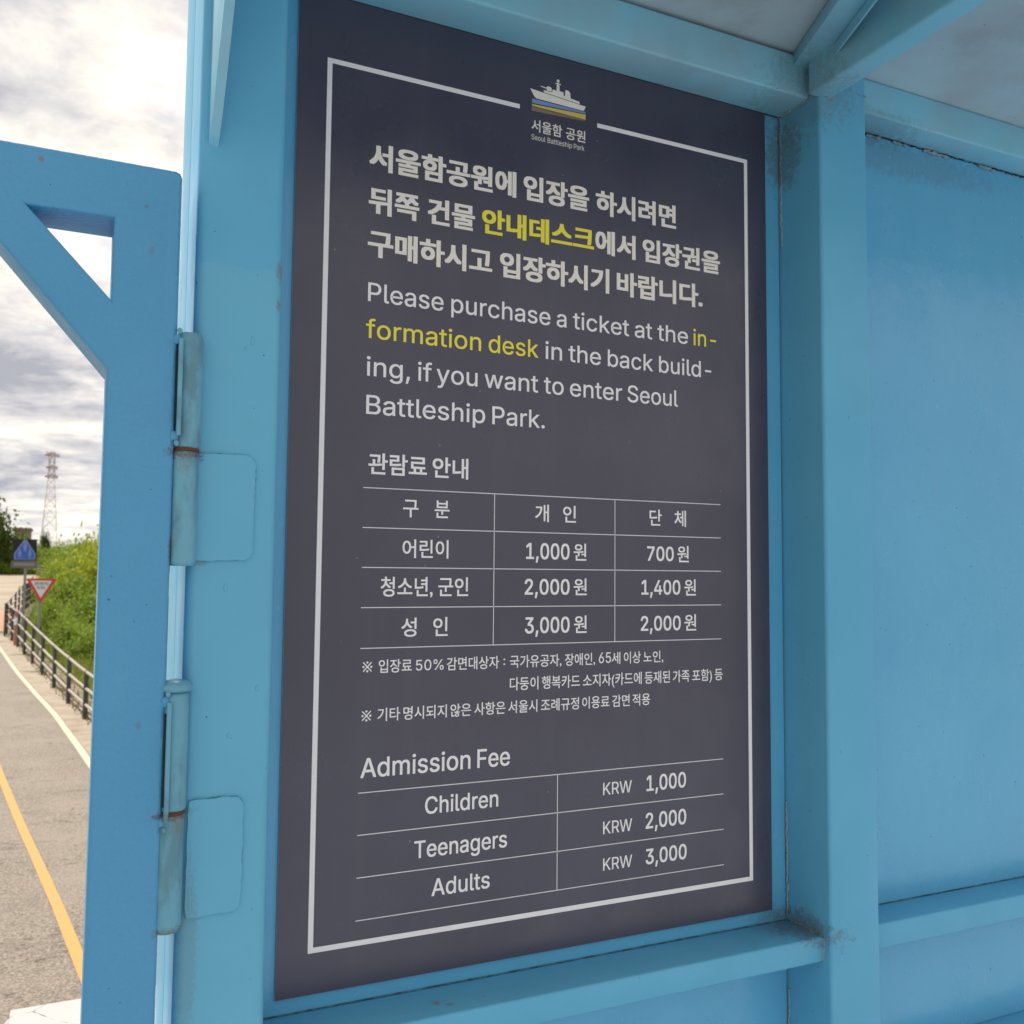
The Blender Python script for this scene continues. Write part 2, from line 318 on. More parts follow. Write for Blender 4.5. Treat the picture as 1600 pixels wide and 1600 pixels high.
# ------------------------------------------------------------------ shelter of welded blue steel
shelter = thing('ticket_shelter', 'sky blue welded steel shelter with posts and rails around the dark notice board', 'shelter')
ZF = -1.84; ZC = 1.272
def post(name, x0,x1,y0,y1,z0,z1, r, mat='blue', seg=6):
    bm = boxbm(x0,x1,y0,y1,z0,z1,0)
    ed = [e for e in bm.edges if abs(e.verts[0].co.z-e.verts[1].co.z) > .1]
    bmesh.ops.bevel(bm, geom=ed, offset=r, segments=seg, profile=.5, affect='EDGES')
    return link(name, tomesh(bm, name), mat, shelter, None, 30)
lp = post('post', -.1610,-.0655,-.0876,.020, ZF, 1.60, .0115, seg=8)
post('post', -.1600,-.075,.0225,.122, ZF, 1.58, .004)                          # the second tube behind the first
rp = post('post', .741,.8375,-.0876,.012, ZF, ZC-.001, .0055)
post('post', 1.95,2.04,-.0876,.012, ZF, ZC-.001, .0055)
# sheet panels, set back between the posts, with the narrow open joint at the right-hand post
box('wall_panel', -.075,.7385,.0045,.0065, ZF,1.25, 'panel', shelter, 0)
box('wall_panel', .8345,1.96,-.0015,.0005, ZF,1.25, 'panel', shelter, 0)
box('joint_light_stop', .72,.76,.014,.017, ZF,1.25, 'gap', shelter, 0)  # added dark strip that keeps sky light from leaking through the joint
# rails and beams
box('rail', -.0650,.7415,-.0735,.0040, -.1035,-.0680, 'blue', shelter, .0035)           # ledge under the board
box('rail', .8370,1.951,-.0660,-.0020, -.1080,-.0700, 'blue', shelter, .0035)
box('rail', .8370,1.951,-.0660,-.0020, -.3350,-.2970, 'blue', shelter, .0035)
box('rail', -.0650,.7415,-.0735,.0040, -.70,-.665, 'blue', shelter, .0035)
box('roof_beam', -.0650,.7415,-.0660,.0040, 1.2005,1.2660, 'beam', shelter, .0040)
box('roof_beam', .8300,1.951,-.0545,-.0018, 1.2135,1.2755-.004, 'beam', shelter, .0035)
box('roof_beam', .7255,.7665,-.47,-.0800, 1.1965,1.2700, 'beam', shelter, .0040)        # rafter towards the viewer
box('roof_beam', -.165,2.04,-.52,-.472, 1.20,1.2700, 'beam', shelter, .004)
a = Vector((.735,-.060,0)); d = Vector((-.045,-.118,0)).normalized(); n_ = Vector((-d.y,d.x,0))
e0 = a+d*.42; pts = [a+n_*.020, a-n_*.020, e0-n_*.020, e0+n_*.020]
link('roof_brace', tomesh(prismbm([(p.x,p.y) for p in pts],'z',1.249,1.2700,.0015,2),'roof_brace'), 'beam', shelter, None, 40)
pts = [a+n_*.0215, a+n_*.0180, e0+n_*.0180, e0+n_*.0215]
link('roof_brace', tomesh(prismbm([(p.x,p.y) for p in pts],'z',1.232,1.2485,.0006,1),'roof_brace'), 'beam', shelter, None, 40)
box('roof', -.165,2.10,-.54,.06, ZC,ZC+.004, 'ceiling', shelter, 0)
box('fascia', -.165,2.12,-.555,-.542, 1.20,1.33, 'blue', shelter, .002)
# curved gusset under the roof edge on the left post
prof = [(-.0870,.930),(-.0985,.938),(-.112,.952),(-.135,.978),(-.163,1.012),(-.192,1.048),(-.232,1.10),(-.280,1.165),(-.330,1.235),(-.352,1.2715),(-.0870,1.2715)]
gs = link('gusset', tomesh(prismbm(prof,'x',-.1515,-.1410,.0012,2),'gusset'), 'beam', shelter, None, 40)
# weld seams and sealant
bead('weld_seam', (.7405,-.0005,1.205), (.7405,-.0005,.985), .0017, 'caulk', shelter, .5)
bead('weld_seam', (.7395,.0015,.11), (.7395,.0015,-.066), .0017, 'caulk', shelter, .4)
bead('weld_seam', (.7405,.001,-.17), (.7405,.001,-.32), .0014, 'caulk', shelter, .5)
bead('weld_seam', (.7405,-.005,-.0675), (.7405,-.070,-.0675), .0026, 'caulk', shelter, .5)
bead('weld_seam', (.7408,-.0735,-.069), (.7408,-.0735,-.103), .0024, 'caulk', shelter, .5)
bead('weld_seam', (.7400,-.004,1.201), (.7400,-.064,1.201), .0026, 'caulk', shelter, .4)
bead('weld_seam', (.7405,-.0665,1.200), (.7405,-.0665,1.262), .0028, 'caulk', shelter, .45)
bead('weld_seam', (.742,-.0880,1.2015), (.7665,-.0880,1.1965), .0036, 'caulk', shelter, .3)
bead('weld_seam', (.768,-.0865,1.2185), (.8375,-.0865,1.2150), .0017, 'caulk', shelter, .4)
bead('weld_seam', (.8395,-.0025,1.2125), (1.95,-.0025,1.2125), .0010, 'gap', shelter, .7)
for x0,x1 in ((.885,.90),(.925,.955),(.985,1.02),(1.06,1.12),(1.2,1.24)):
    bead('weld_seam', (x0,-.0040,1.2095), (x1,-.0040,1.2095), .0022, 'caulk', shelter, .7)
bead('weld_seam', (-.064,.003,-.0675), (.739,.003,-.0675), .0009, 'seam', shelter, .1, .03, .0001)
bead('weld_seam', (.8395,-.002,-.0696), (1.95,-.002,-.0696), .0009, 'seam', shelter, .1, .03, .0001)
bead('weld_seam', (-.030,.0005,1.1998), (.735,.0005,1.1998), .0009, 'gap', shelter, .1, .03, .0001)
rr_ = random.Random(5)
for x,y,z,h in ((-.098,-.0876,.716,.011),(-.105,-.0876,.707,.005),(-.120,-.0876,.44,.010),(-.083,-.0876,.33,.007),(-.112,-.0876,.28,.006),(.792,-.0876,.70,.006),(.765,-.0876,.20,.007)):
    bm = bmesh.new(); bmesh.ops.create_icosphere(bm, subdivisions=2, radius=1)
    for v in bm.verts: v.co = Vector((x+v.co.x*.0018*(1.2-.4*v.co.z), y+v.co.y*.0008, z+v.co.z*h*.5))
    link('paint_run', tomesh(bm,'paint_run'), 'blue', shelter, None, 180)
# ------------------------------------------------------------------ notice board
board = thing('notice_board', 'tall dark grey ticket notice board with white Korean and English lettering and a fee table', 'notice board')
BX0,BX1,BZ0,BZ1 = -.0375,.7088,-.0487,1.1995
box('backing', BX0,BX1,.0012,.0040, BZ0,BZ1, 'core', board, 0)
box('face_sheet', BX0+.0004,BX1-.0003,.0000,.0011, BZ0+.0003,BZ1-.0003, 'board', board, 0)
YT = -.0004
def polymesh(polys, name, mat, parent, y=YT, label=None):
    bm = bmesh.new()
    for P in polys: bm.faces.new([bm.verts.new((x,y,z)) for x,z in P])
    me = bpy.data.meshes.new(name); bm.to_mesh(me); bm.free(); return link(name, me, mat, parent, label)
R4 = lambda x0,x1,z0,z1: [(x0,z0),(x1,z0),(x1,z1),(x0,z1)]
t_ = .0064; W_,H_ = .6720,1.1158
bo = polymesh([R4(0,t_,0,H_), R4(W_-t_,W_,0,H_), R4(t_,W_-t_,0,t_), R4(t_,.2726,H_-t_,H_), R4(.3980,W_-t_,H_-t_,H_)], 'border_line', 'white', board)
def rules(rows, xl, xr, cols):
    ps = []; h = .00055
    for z in rows: ps.append((xl,xr,z-h,z+h))
    for z in rows:
        polymesh([R4(xl,xr,z-h,z+h)], 'table_rule', 'linegrey', board, YT)
    for x in cols: polymesh([R4(x-h,x+h,rows[-1]+h,rows[0]-h)], 'table_rule', 'linegrey', board, YT)
rules([.5653,.5146,.4642,.4136,.3627], .0577,.6158, [.2398,.4289])
rules([.1844,.1330,.0814,.0299], .0583,.6178, [.3380])
# ship emblem
hull = [(.2885,1.1425),(.2954,1.1426),(.3107,1.1415),(.368,1.1375),(.379,1.1361),(.3753,1.129),(.2981,1.1303),(.2949,1.1319)]
hull = [(.2885,1.1428),(.3787,1.1362),(.3753,1.1290),(.2985,1.1303),(.2952,1.1325)]
deck1 = [(.3099,1.1450),(.3107,1.1421),(.3687,1.1378),(.3680,1.1412),(.3537,1.1428),(.3528,1.1510),(.3495,1.1535),(.3449,1.1533),(.3445,1.1443),(.3425,1.1443),(.3417,1.1493),(.3245,1.1494),(.3235,1.1450)]
polymesh([hull], 'ship_emblem', 'cream', board)
polymesh([deck1], 'ship_emblem', 'cream', board)
polymesh([[(.3148,1.1458),(.3228,1.1458),(.3228,1.1508),(.3203,1.1522),(.3158,1.1520),(.3146,1.1505)], [(.3051,1.1504),(.3049,1.1494),(.3143,1.1480),(.3145,1.1496)]], 'ship_emblem', 'cream', board)
polymesh([[(.3304,1.1496),(.3358,1.1496),(.3351,1.1584),(.3312,1.1584)], R4(.3286,.3377,1.1587,1.1603), [(.3320,1.1604),(.3343,1.1604),(.3341,1.1622),(.3322,1.1622)],
          [(.3331+.0024*math.cos(t),1.1640+.0024*math.sin(t)) for t in [2*math.pi*i/18 for i in range(18)]]], 'ship_emblem', 'cream', board)
polymesh([[(.2915,1.1288),(.2916,1.1222),(.3784,1.1256),(.3787,1.1279)]], 'ship_emblem', 'wave_blue', board)
polymesh([[(.2916,1.1206),(.2916,1.1181),(.3785,1.1166),(.3784,1.1243)]], 'ship_emblem', 'wave_yellow', board)
polymesh([[(.2912,1.1170),(.2910,1.1106),(.3774,1.1142),(.3781,1.1158)]], 'ship_emblem', 'wave_brown', board)
GLY = {
'%':(676,'175,283 160,284 146,286 132,291 121,297 110,305 101,314 93,324 86,335 81,347 78,360 75,373 75,388 75,412 76,426 78,440 81,452 87,464 93,476 101,486 110,495 121,503 133,509 146,513 160,516 175,517 191,516 206,513 219,509 230,503 241,495 250,486 258,476 264,464 269,452 273,440 275,426 276,412 276,388 275,373 273,360 269,347 264,335 257,324 250,314 241,305 230,297 218,291 205,286 191,284|175,327 188,329 198,332 206,338 212,346 217,355 221,365 223,376 223,388 223,412 223,424 221,435 217,445 213,454 206,462 198,468 188,471 175,473 164,471 153,468 145,462 138,454 133,445 130,435 128,424 127,412 127,388 128,376 130,365 133,355 138,346 145,338 153,332 163,329|501,-10 486,-9 471,-6 458,-2 446,5 436,12 426,21 419,31 412,43 407,55 403,68 401,81 400,95 400,120 401,134 403,147 407,160 412,172 419,184 427,194 436,203 447,210 458,217 471,221 486,224 501,225 517,224 531,221 544,217 556,210 566,203 576,194 583,184 590,172 595,160 598,147 600,134 601,120 601,95 600,81 598,68 594,55 589,43 583,31 575,21 566,12 555,5 544,-2 531,-6 517,-9|501,35 513,36 523,39 531,45 538,53 543,62 546,73 548,84 549,95 549,120 548,131 546,142 543,153 538,162 532,170 524,176 513,179 501,180 489,179 479,176 471,170 464,162 459,153 456,142 453,131 453,120 453,95 453,84 455,73 459,62 464,53 470,45 479,39 489,36|132,0 482,509 540,509 191,0'),
',':(188,'38,-119 68,71 137,71 84,-119'),
'-':(453,'337,244 337,188 114,188 114,244'),
'.':(188,'95,-4 86,-4 78,-1 70,3 63,9 57,16 53,24 50,32 50,41 50,50 53,59 57,66 63,73 70,79 78,83 86,86 95,87 104,86 113,83 121,79 128,73 134,66 138,59 140,50 141,41 140,32 138,24 134,16 128,9 121,3 113,-1 104,-4'),
'0':(453,'227,-7 199,-5 174,1 151,11 130,24 111,41 95,62 80,86 69,113 60,144 53,178 49,214 48,254 49,294 53,330 60,364 69,395 81,422 95,447 112,467 130,484 151,498 174,508 200,514 227,516 254,514 279,508 302,498 323,484 342,467 358,447 372,422 384,395 393,364 400,330 404,294 405,254 404,214 400,178 393,144 384,113 373,86 359,62 342,41 323,24 302,11 279,1 254,-5|227,50 245,51 261,56 276,63 290,74 303,87 313,103 323,122 330,144 336,168 340,194 343,223 344,254 343,285 340,314 336,341 330,365 323,387 313,405 303,422 290,435 276,446 261,453 245,458 227,460 209,458 192,453 177,446 163,435 151,422 140,405 131,387 123,365 117,341 113,314 110,285 109,254 110,223 113,194 117,168 123,144 131,122 140,103 151,87 163,74 177,63 192,56 209,51'),
'1':(453,'76,0 76,55 391,55 391,0|276,509 276,0 212,0 212,448 209,448 86,358 86,427 198,509'),
'2':(453,'64,0 64,47 234,229 248,243 261,257 272,270 282,282 291,294 299,305 305,316 311,327 315,337 318,348 320,360 320,371 319,385 317,397 313,408 308,419 301,428 293,436 283,443 273,449 262,454 250,457 237,459 224,460 209,459 196,457 184,453 172,447 162,441 153,433 145,424 139,413 134,402 130,390 128,376 127,362 66,362 67,384 71,405 77,424 86,442 98,459 111,473 126,486 143,496 162,505 182,511 203,514 225,516 247,514 268,511 288,505 306,497 323,486 337,474 350,461 361,445 370,428 376,411 380,392 381,372 380,358 378,345 375,331 371,318 365,304 357,290 347,275 336,259 322,241 306,223 288,202 267,180 153,60 153,57 389,57 389,0'),
'3':(453,'218,-7 195,-6 173,-3 152,2 133,10 114,19 98,30 83,43 70,57 60,74 52,91 46,111 44,132 109,132 111,119 115,107 120,97 126,87 134,78 144,71 154,64 165,59 178,55 191,52 204,50 219,50 234,51 248,53 262,56 275,61 287,67 297,74 307,83 315,93 321,104 325,116 328,130 329,145 328,158 326,172 322,184 316,196 308,207 299,217 288,226 275,234 260,240 242,244 223,247 201,248 157,248 157,299 288,448 288,452 70,452 70,509 372,509 372,461 211,278 211,289 239,290 264,288 287,284 308,276 327,265 344,253 359,239 371,222 381,205 387,186 392,166 393,145 392,123 387,103 380,84 370,66 358,50 344,36 327,23 309,12 288,4 266,-2 243,-6'),
'4':(453,'40,105 40,158 247,509 311,509 109,166 109,163 413,163 413,105|282,0 282,121 282,146 282,318 343,318 343,0'),
'5':(453,'221,-7 199,-6 178,-2 159,3 140,11 123,21 108,32 94,45 83,60 73,76 66,93 62,111 60,130 122,130 124,119 127,108 132,98 138,89 145,80 154,73 163,66 173,60 184,56 196,52 208,50 221,50 236,51 250,53 264,58 276,64 288,72 298,82 307,92 314,104 320,117 324,131 327,146 328,162 327,178 324,193 320,208 314,221 306,233 297,244 286,254 275,262 262,269 248,273 233,276 218,277 205,276 192,275 180,272 167,268 156,264 145,258 136,252 128,246 67,253 96,509 366,509 366,452 151,452 134,301 136,301 145,308 155,315 166,320 178,325 190,329 203,331 216,333 229,334 247,333 263,330 279,326 294,321 308,314 321,306 334,296 345,285 355,273 364,260 372,246 379,231 384,215 388,199 390,181 391,163 390,139 385,117 379,95 369,76 357,57 343,41 327,27 309,15 289,6 268,-1 245,-5'),
'6':(453,'226,-7 203,-5 182,-1 161,5 142,15 125,26 109,40 96,56 84,74 75,94 69,115 65,138 64,162 65,180 68,199 73,219 80,239 89,261 102,285 118,311 137,340 252,509 322,509 151,261 145,261 149,268 154,275 159,281 165,288 172,293 179,299 187,303 196,307 205,310 214,312 224,314 235,314 257,313 278,309 298,303 316,295 332,284 346,271 359,257 370,240 378,221 384,201 388,180 389,157 388,134 384,112 377,92 368,73 356,55 343,39 327,26 310,14 291,5 271,-2 249,-6|226,48 241,49 254,52 267,56 279,63 289,70 299,79 307,90 314,101 320,114 324,128 327,142 327,157 327,173 324,187 320,201 314,213 307,225 299,235 289,244 279,251 267,258 254,262 241,264 226,265 212,264 198,262 186,258 174,252 163,244 153,235 145,225 138,214 132,201 128,188 126,174 125,158 126,143 128,128 132,114 138,102 145,90 153,79 163,70 174,63 186,56 198,52 212,49'),
'7':(453,'97,0 323,448 323,452 62,452 62,509 391,509 391,449 165,0'),
':':(188,'95,-4 86,-4 78,-1 70,3 63,9 57,16 53,24 50,32 50,41 50,50 53,59 57,66 63,73 70,79 78,83 86,86 95,87 104,86 113,83 121,79 128,73 134,66 138,59 140,50 141,41 140,32 138,24 134,16 128,9 121,3 113,-1 104,-4|95,271 86,272 78,274 70,278 63,284 57,291 53,299 50,307 50,316 50,325 53,334 57,342 63,349 70,354 78,359 86,361 95,362 104,361 113,359 121,354 128,349 134,342 138,334 140,325 141,316 140,307 138,299 134,291 128,284 121,278 113,274 104,272'),
'A':(480,'16,0 201,509 276,509 463,0 395,0 287,302 282,317 276,334 270,352 264,372 257,394 250,420 241,447 232,478 245,478 236,447 228,419 220,393 213,371 206,351 201,333 195,317 191,302 85,0|110,142 110,199 370,199 370,142'),
'B':(456,'60,0 60,509 241,509 266,508 289,504 310,499 329,491 345,481 359,469 371,456 381,442 388,426 394,410 397,392 398,374 397,358 395,344 392,331 387,320 380,310 373,301 365,293 356,286 347,280 336,275 326,270 315,267 315,262 327,261 339,257 351,252 363,245 374,237 385,227 394,216 402,203 409,189 414,173 417,155 418,136 417,117 413,100 408,83 400,67 390,52 377,39 362,28 344,18 324,10 301,4 275,1 247,0|125,57 245,57 272,58 296,63 315,70 330,80 341,92 349,105 354,120 355,137 355,149 352,161 348,173 342,184 335,194 327,203 317,211 306,218 293,224 279,228 264,230 248,231 125,231|125,285 238,285 252,286 265,288 277,291 288,296 299,302 308,309 316,317 323,326 329,337 333,348 335,359 336,372 334,388 330,403 323,417 313,429 299,439 283,446 263,450 240,452 125,452'),
'C':(510,'267,-7 235,-5 205,1 177,11 150,25 126,42 104,63 86,88 70,115 57,146 48,179 42,215 40,254 42,293 48,329 57,362 70,393 86,421 104,445 126,466 150,484 177,498 205,508 235,514 267,516 286,515 305,513 323,509 340,504 357,498 373,490 388,481 402,471 415,460 427,447 438,433 448,418 456,402 463,385 469,367 473,348 408,348 405,361 401,373 395,384 389,395 382,404 375,413 366,421 357,428 348,435 337,440 327,445 315,449 304,452 292,454 280,455 267,456 245,454 223,450 203,443 184,432 166,419 150,403 137,385 125,364 116,340 109,314 105,285 103,254 105,223 109,194 116,168 125,145 137,123 151,105 166,89 184,76 203,66 223,59 245,54 267,53 280,53 292,55 304,57 315,60 327,64 337,69 348,74 357,81 366,88 375,96 382,105 389,114 395,125 401,136 405,148 408,160 473,160 469,142 463,124 457,107 448,91 438,76 428,62 416,49 402,38 388,28 373,19 357,11 341,5 323,0 305,-4 286,-6'),
'F':(410,'60,0 60,509 369,509 369,452 125,452 125,278 346,278 346,221 125,221 125,0'),
'K':(467,'104,145 104,216 113,228 122,239 130,250 139,261 148,272 157,282 165,293 174,303 184,314 193,324 202,334 212,344 364,509 448,509 231,276 228,276|60,0 60,509 125,509 125,334 124,225 125,193 125,0|372,0 188,259 228,309 449,0'),
'L':(393,'60,0 60,509 125,509 125,57 361,57 361,0'),
'O':(533,'267,-7 235,-5 205,1 177,11 150,25 126,42 105,63 86,88 70,115 57,146 48,179 42,215 40,254 42,293 48,329 57,362 70,393 86,421 105,445 126,466 150,484 177,498 205,508 235,514 267,516 299,514 329,508 357,498 384,484 408,466 429,445 448,421 464,393 477,362 486,329 491,293 493,254 491,215 486,179 477,146 464,115 448,88 429,63 408,42 384,25 357,11 329,1 299,-5|267,53 289,54 310,59 330,66 349,76 367,89 383,105 396,123 408,144 418,168 425,194 429,223 430,254 429,286 425,314 418,341 408,365 396,386 383,404 367,420 349,433 330,443 310,450 289,454 267,456 245,454 223,450 203,443 184,433 167,420 151,404 137,385 125,364 116,340 109,314 105,285 103,254 105,223 109,194 116,168 125,144 137,123 151,105 167,89 184,76 203,66 223,59 245,54'),
'P':(445,'109,509 235,509 263,507 289,503 312,497 332,487 350,476 366,462 379,447 390,430 398,411 404,391 407,370 409,348 407,325 404,304 398,284 390,265 379,248 366,233 350,219 332,207 312,198 289,191 263,187 235,186 109,186 109,242 233,242 252,243 269,246 284,250 297,256 308,264 318,272 327,282 333,294 338,306 342,319 344,333 344,348 344,362 342,376 338,389 333,402 326,413 318,423 308,431 297,439 284,444 268,449 251,451 232,452 109,452|60,0 60,509 125,509 125,0'),
'R':(449,'109,509 236,509 264,507 290,504 313,497 333,489 351,478 367,465 380,450 390,433 399,415 405,395 408,374 409,352 408,330 405,309 399,290 390,271 380,255 367,240 351,228 333,217 312,209 289,203 264,199 236,198 109,198 109,255 234,255 252,256 269,258 284,262 298,267 309,273 319,281 327,290 334,300 339,312 342,324 344,338 345,352 344,367 342,380 339,393 334,405 327,415 319,425 309,433 298,440 284,445 269,449 252,451 233,452 109,452|60,0 60,509 125,509 125,0|353,0 230,229 303,229 428,0'),
'S':(447,'224,-9 197,-8 172,-4 149,1 128,9 108,19 91,31 76,45 64,60 54,77 46,96 41,115 38,137 104,137 107,123 110,110 116,98 123,88 132,79 142,71 154,64 166,59 180,55 194,52 209,50 224,49 241,50 257,52 272,55 286,60 299,66 311,74 321,82 329,92 336,102 341,114 345,126 346,139 345,151 342,161 338,171 332,179 325,186 316,193 307,199 296,205 284,209 272,214 259,218 245,222 184,239 154,249 128,260 105,274 86,289 71,307 60,326 54,348 52,372 53,393 58,413 65,431 75,448 87,463 102,476 119,488 138,498 158,506 180,511 203,514 227,516 252,514 275,511 296,505 316,498 334,488 351,476 365,463 377,449 387,433 394,415 399,397 401,378 337,378 334,396 326,412 316,426 302,437 286,447 267,453 247,457 225,459 209,458 194,456 180,452 167,448 156,442 145,435 136,427 129,418 123,409 118,398 116,387 115,376 116,363 119,352 124,342 131,334 139,326 148,319 158,313 169,308 180,304 191,300 202,296 212,293 264,279 276,276 287,272 299,268 312,264 324,258 336,252 347,245 359,238 369,229 379,220 387,209 395,198 401,185 405,171 407,155 408,139 407,118 403,99 396,81 386,64 374,48 360,34 343,21 323,11 302,2 278,-4 252,-8'),
'T':(449,'32,452 32,509 417,509 417,452 257,452 257,0 193,0 193,452'),
'W':(686,'155,0 16,509 82,509 163,196 166,183 170,171 173,158 175,145 178,133 181,120 184,107 187,94 189,80 192,67 195,53 197,40 189,40 192,53 194,67 197,80 200,94 203,107 205,120 208,133 211,145 214,158 218,171 221,183 224,196 306,509 380,509 462,196 465,183 468,171 471,158 474,145 477,133 480,120 483,107 486,94 489,80 492,67 494,53 497,40 488,40 491,53 493,67 496,80 499,94 502,107 504,120 507,133 510,145 523,196 603,509 670,509 530,0 455,0 368,323 363,339 359,356 355,373 351,391 347,410 344,431 340,452 336,475 350,475 346,453 342,433 339,413 335,395 331,377 327,359 323,341 318,323 230,0'),
'a':(389,'160,-9 142,-8 126,-5 110,-1 94,5 80,12 68,22 57,32 48,45 40,58 35,73 31,90 30,108 31,123 34,138 38,150 43,161 50,171 58,179 67,187 78,193 89,199 100,203 112,207 125,211 138,213 152,216 165,218 178,220 194,222 209,224 222,225 234,227 244,228 252,230 259,232 265,235 270,238 273,243 275,248 276,255 276,257 275,268 273,279 271,288 267,297 262,304 256,311 248,317 240,322 230,326 220,329 208,330 196,331 183,330 171,329 159,326 149,322 140,318 132,313 124,307 118,301 112,294 107,288 103,281 100,274 41,291 48,308 57,322 67,335 79,346 91,355 104,364 118,370 133,375 148,379 163,382 179,384 194,384 204,384 215,383 227,382 239,379 251,376 263,372 275,367 286,360 296,353 306,343 315,333 322,320 329,306 333,290 336,272 337,251 337,0 277,0 277,52 272,52 269,45 264,38 258,32 252,25 244,18 236,12 226,6 215,1 203,-3 190,-6 176,-8|170,45 187,46 202,49 216,53 228,59 239,66 248,74 257,83 263,93 269,104 272,115 275,126 276,138 276,190 273,188 270,186 265,184 259,182 253,180 246,179 239,177 231,176 223,175 216,173 208,172 200,171 175,168 165,166 154,164 144,162 134,159 125,155 117,150 110,145 103,139 98,132 95,124 93,115 92,105 92,95 94,87 98,79 102,72 107,66 114,61 121,56 130,52 139,49 149,47 159,46'),
'b':(424,'229,-8 213,-7 198,-5 184,-1 172,4 162,10 153,17 145,24 138,31 132,39 127,46 122,53 118,59 112,59 112,0 53,0 53,509 114,509 114,319 118,319 122,325 127,331 132,338 137,346 144,353 152,360 161,367 171,373 183,378 197,381 212,384 229,384 252,383 274,378 294,371 313,361 330,347 345,332 359,313 370,293 379,270 385,245 389,218 390,189 389,160 385,133 379,108 370,84 359,64 346,45 330,29 313,16 294,5 274,-2 252,-7|220,47 237,48 253,51 267,57 279,66 291,76 301,88 309,101 316,117 321,133 325,151 327,170 328,189 327,209 325,227 321,245 316,261 309,276 301,290 291,301 280,311 267,319 253,325 237,329 220,330 203,329 188,325 174,320 161,312 150,302 140,291 132,278 125,263 120,247 116,229 113,210 113,189 113,169 116,150 120,132 125,115 132,100 140,86 150,75 162,65 174,57 188,51 204,48'),
'c':(396,'207,-8 182,-7 159,-2 137,6 117,16 98,30 82,46 68,64 56,85 46,108 40,133 36,159 34,187 36,216 40,243 46,268 56,291 68,312 82,330 98,346 117,360 137,371 159,378 182,383 207,384 221,384 234,383 247,380 260,377 272,373 284,368 295,362 305,356 315,349 324,341 332,332 340,322 347,312 353,301 358,289 362,277 303,262 301,269 298,276 294,283 290,289 286,295 281,301 276,306 270,311 264,315 257,319 250,322 242,325 234,327 226,329 217,329 207,330 189,329 173,325 158,319 145,310 134,300 124,287 115,274 108,258 103,242 99,224 97,206 96,187 97,169 99,151 103,134 108,117 115,102 124,89 134,76 145,66 158,57 173,51 189,48 207,46 217,47 226,48 234,49 243,52 250,54 258,58 264,62 271,66 277,71 282,76 287,82 292,89 296,95 299,102 302,110 304,117 363,102 359,90 354,78 348,67 341,56 334,46 325,37 316,29 306,21 296,15 285,9 273,4 261,-1 248,-4 235,-6 221,-8'),
'd':(424,'195,-8 172,-7 151,-2 130,5 111,16 94,29 79,45 66,64 55,84 46,108 39,133 35,160 34,189 35,218 39,245 46,270 55,293 66,313 79,332 95,347 112,361 131,371 151,378 173,383 196,384 213,384 228,381 241,378 253,373 263,367 272,360 280,353 287,346 293,338 298,331 303,325 306,319 311,319 311,509 372,509 372,0 313,0 313,59 307,59 303,53 298,46 293,39 287,31 280,24 272,17 263,10 252,4 241,-1 227,-5 212,-7|205,47 221,48 236,51 250,57 263,65 274,75 284,86 293,100 299,115 305,132 309,150 311,169 312,189 311,210 309,229 305,247 300,263 293,278 284,291 275,302 263,312 251,320 237,325 221,329 205,330 187,329 172,325 157,319 145,311 133,301 124,290 115,276 108,261 103,245 99,227 97,209 96,189 97,170 99,151 103,133 109,117 115,101 124,88 134,76 145,66 158,57 172,51 188,48'),
'e':(404,'212,-8 185,-7 161,-2 138,6 117,16 98,30 82,46 68,64 56,85 46,108 40,132 35,159 34,187 35,215 39,242 46,267 55,290 67,311 81,329 97,346 115,359 135,370 157,378 180,383 205,384 221,384 236,382 251,379 266,374 280,368 294,361 307,351 319,341 331,329 341,315 350,299 357,282 363,263 368,242 370,219 371,194 371,169 75,169 75,221 338,221 310,202 309,220 307,237 303,254 298,269 291,282 283,294 273,305 263,314 250,321 237,326 222,329 205,330 189,329 173,326 159,321 146,313 135,304 125,294 116,282 109,270 103,256 99,241 97,226 96,211 96,178 97,157 100,139 104,122 110,106 118,92 128,80 139,70 151,61 165,55 179,50 195,47 212,46 224,47 234,48 244,50 254,53 263,56 271,61 278,66 285,73 292,80 297,88 302,96 306,105 365,91 360,77 353,63 345,51 335,39 324,29 311,19 298,11 283,4 266,-1 249,-5 231,-7'),
'f':(254,'228,379 228,327 6,327 6,379|81,0 81,432 82,447 84,461 89,474 96,486 104,496 113,505 124,513 135,519 148,524 161,527 174,529 187,530 197,530 207,529 215,528 222,527 229,525 234,524 239,522 243,521 227,468 225,469 222,470 219,471 215,472 211,473 206,473 200,474 195,474 182,473 171,470 162,466 154,460 149,452 145,443 142,431 142,419 142,0'),
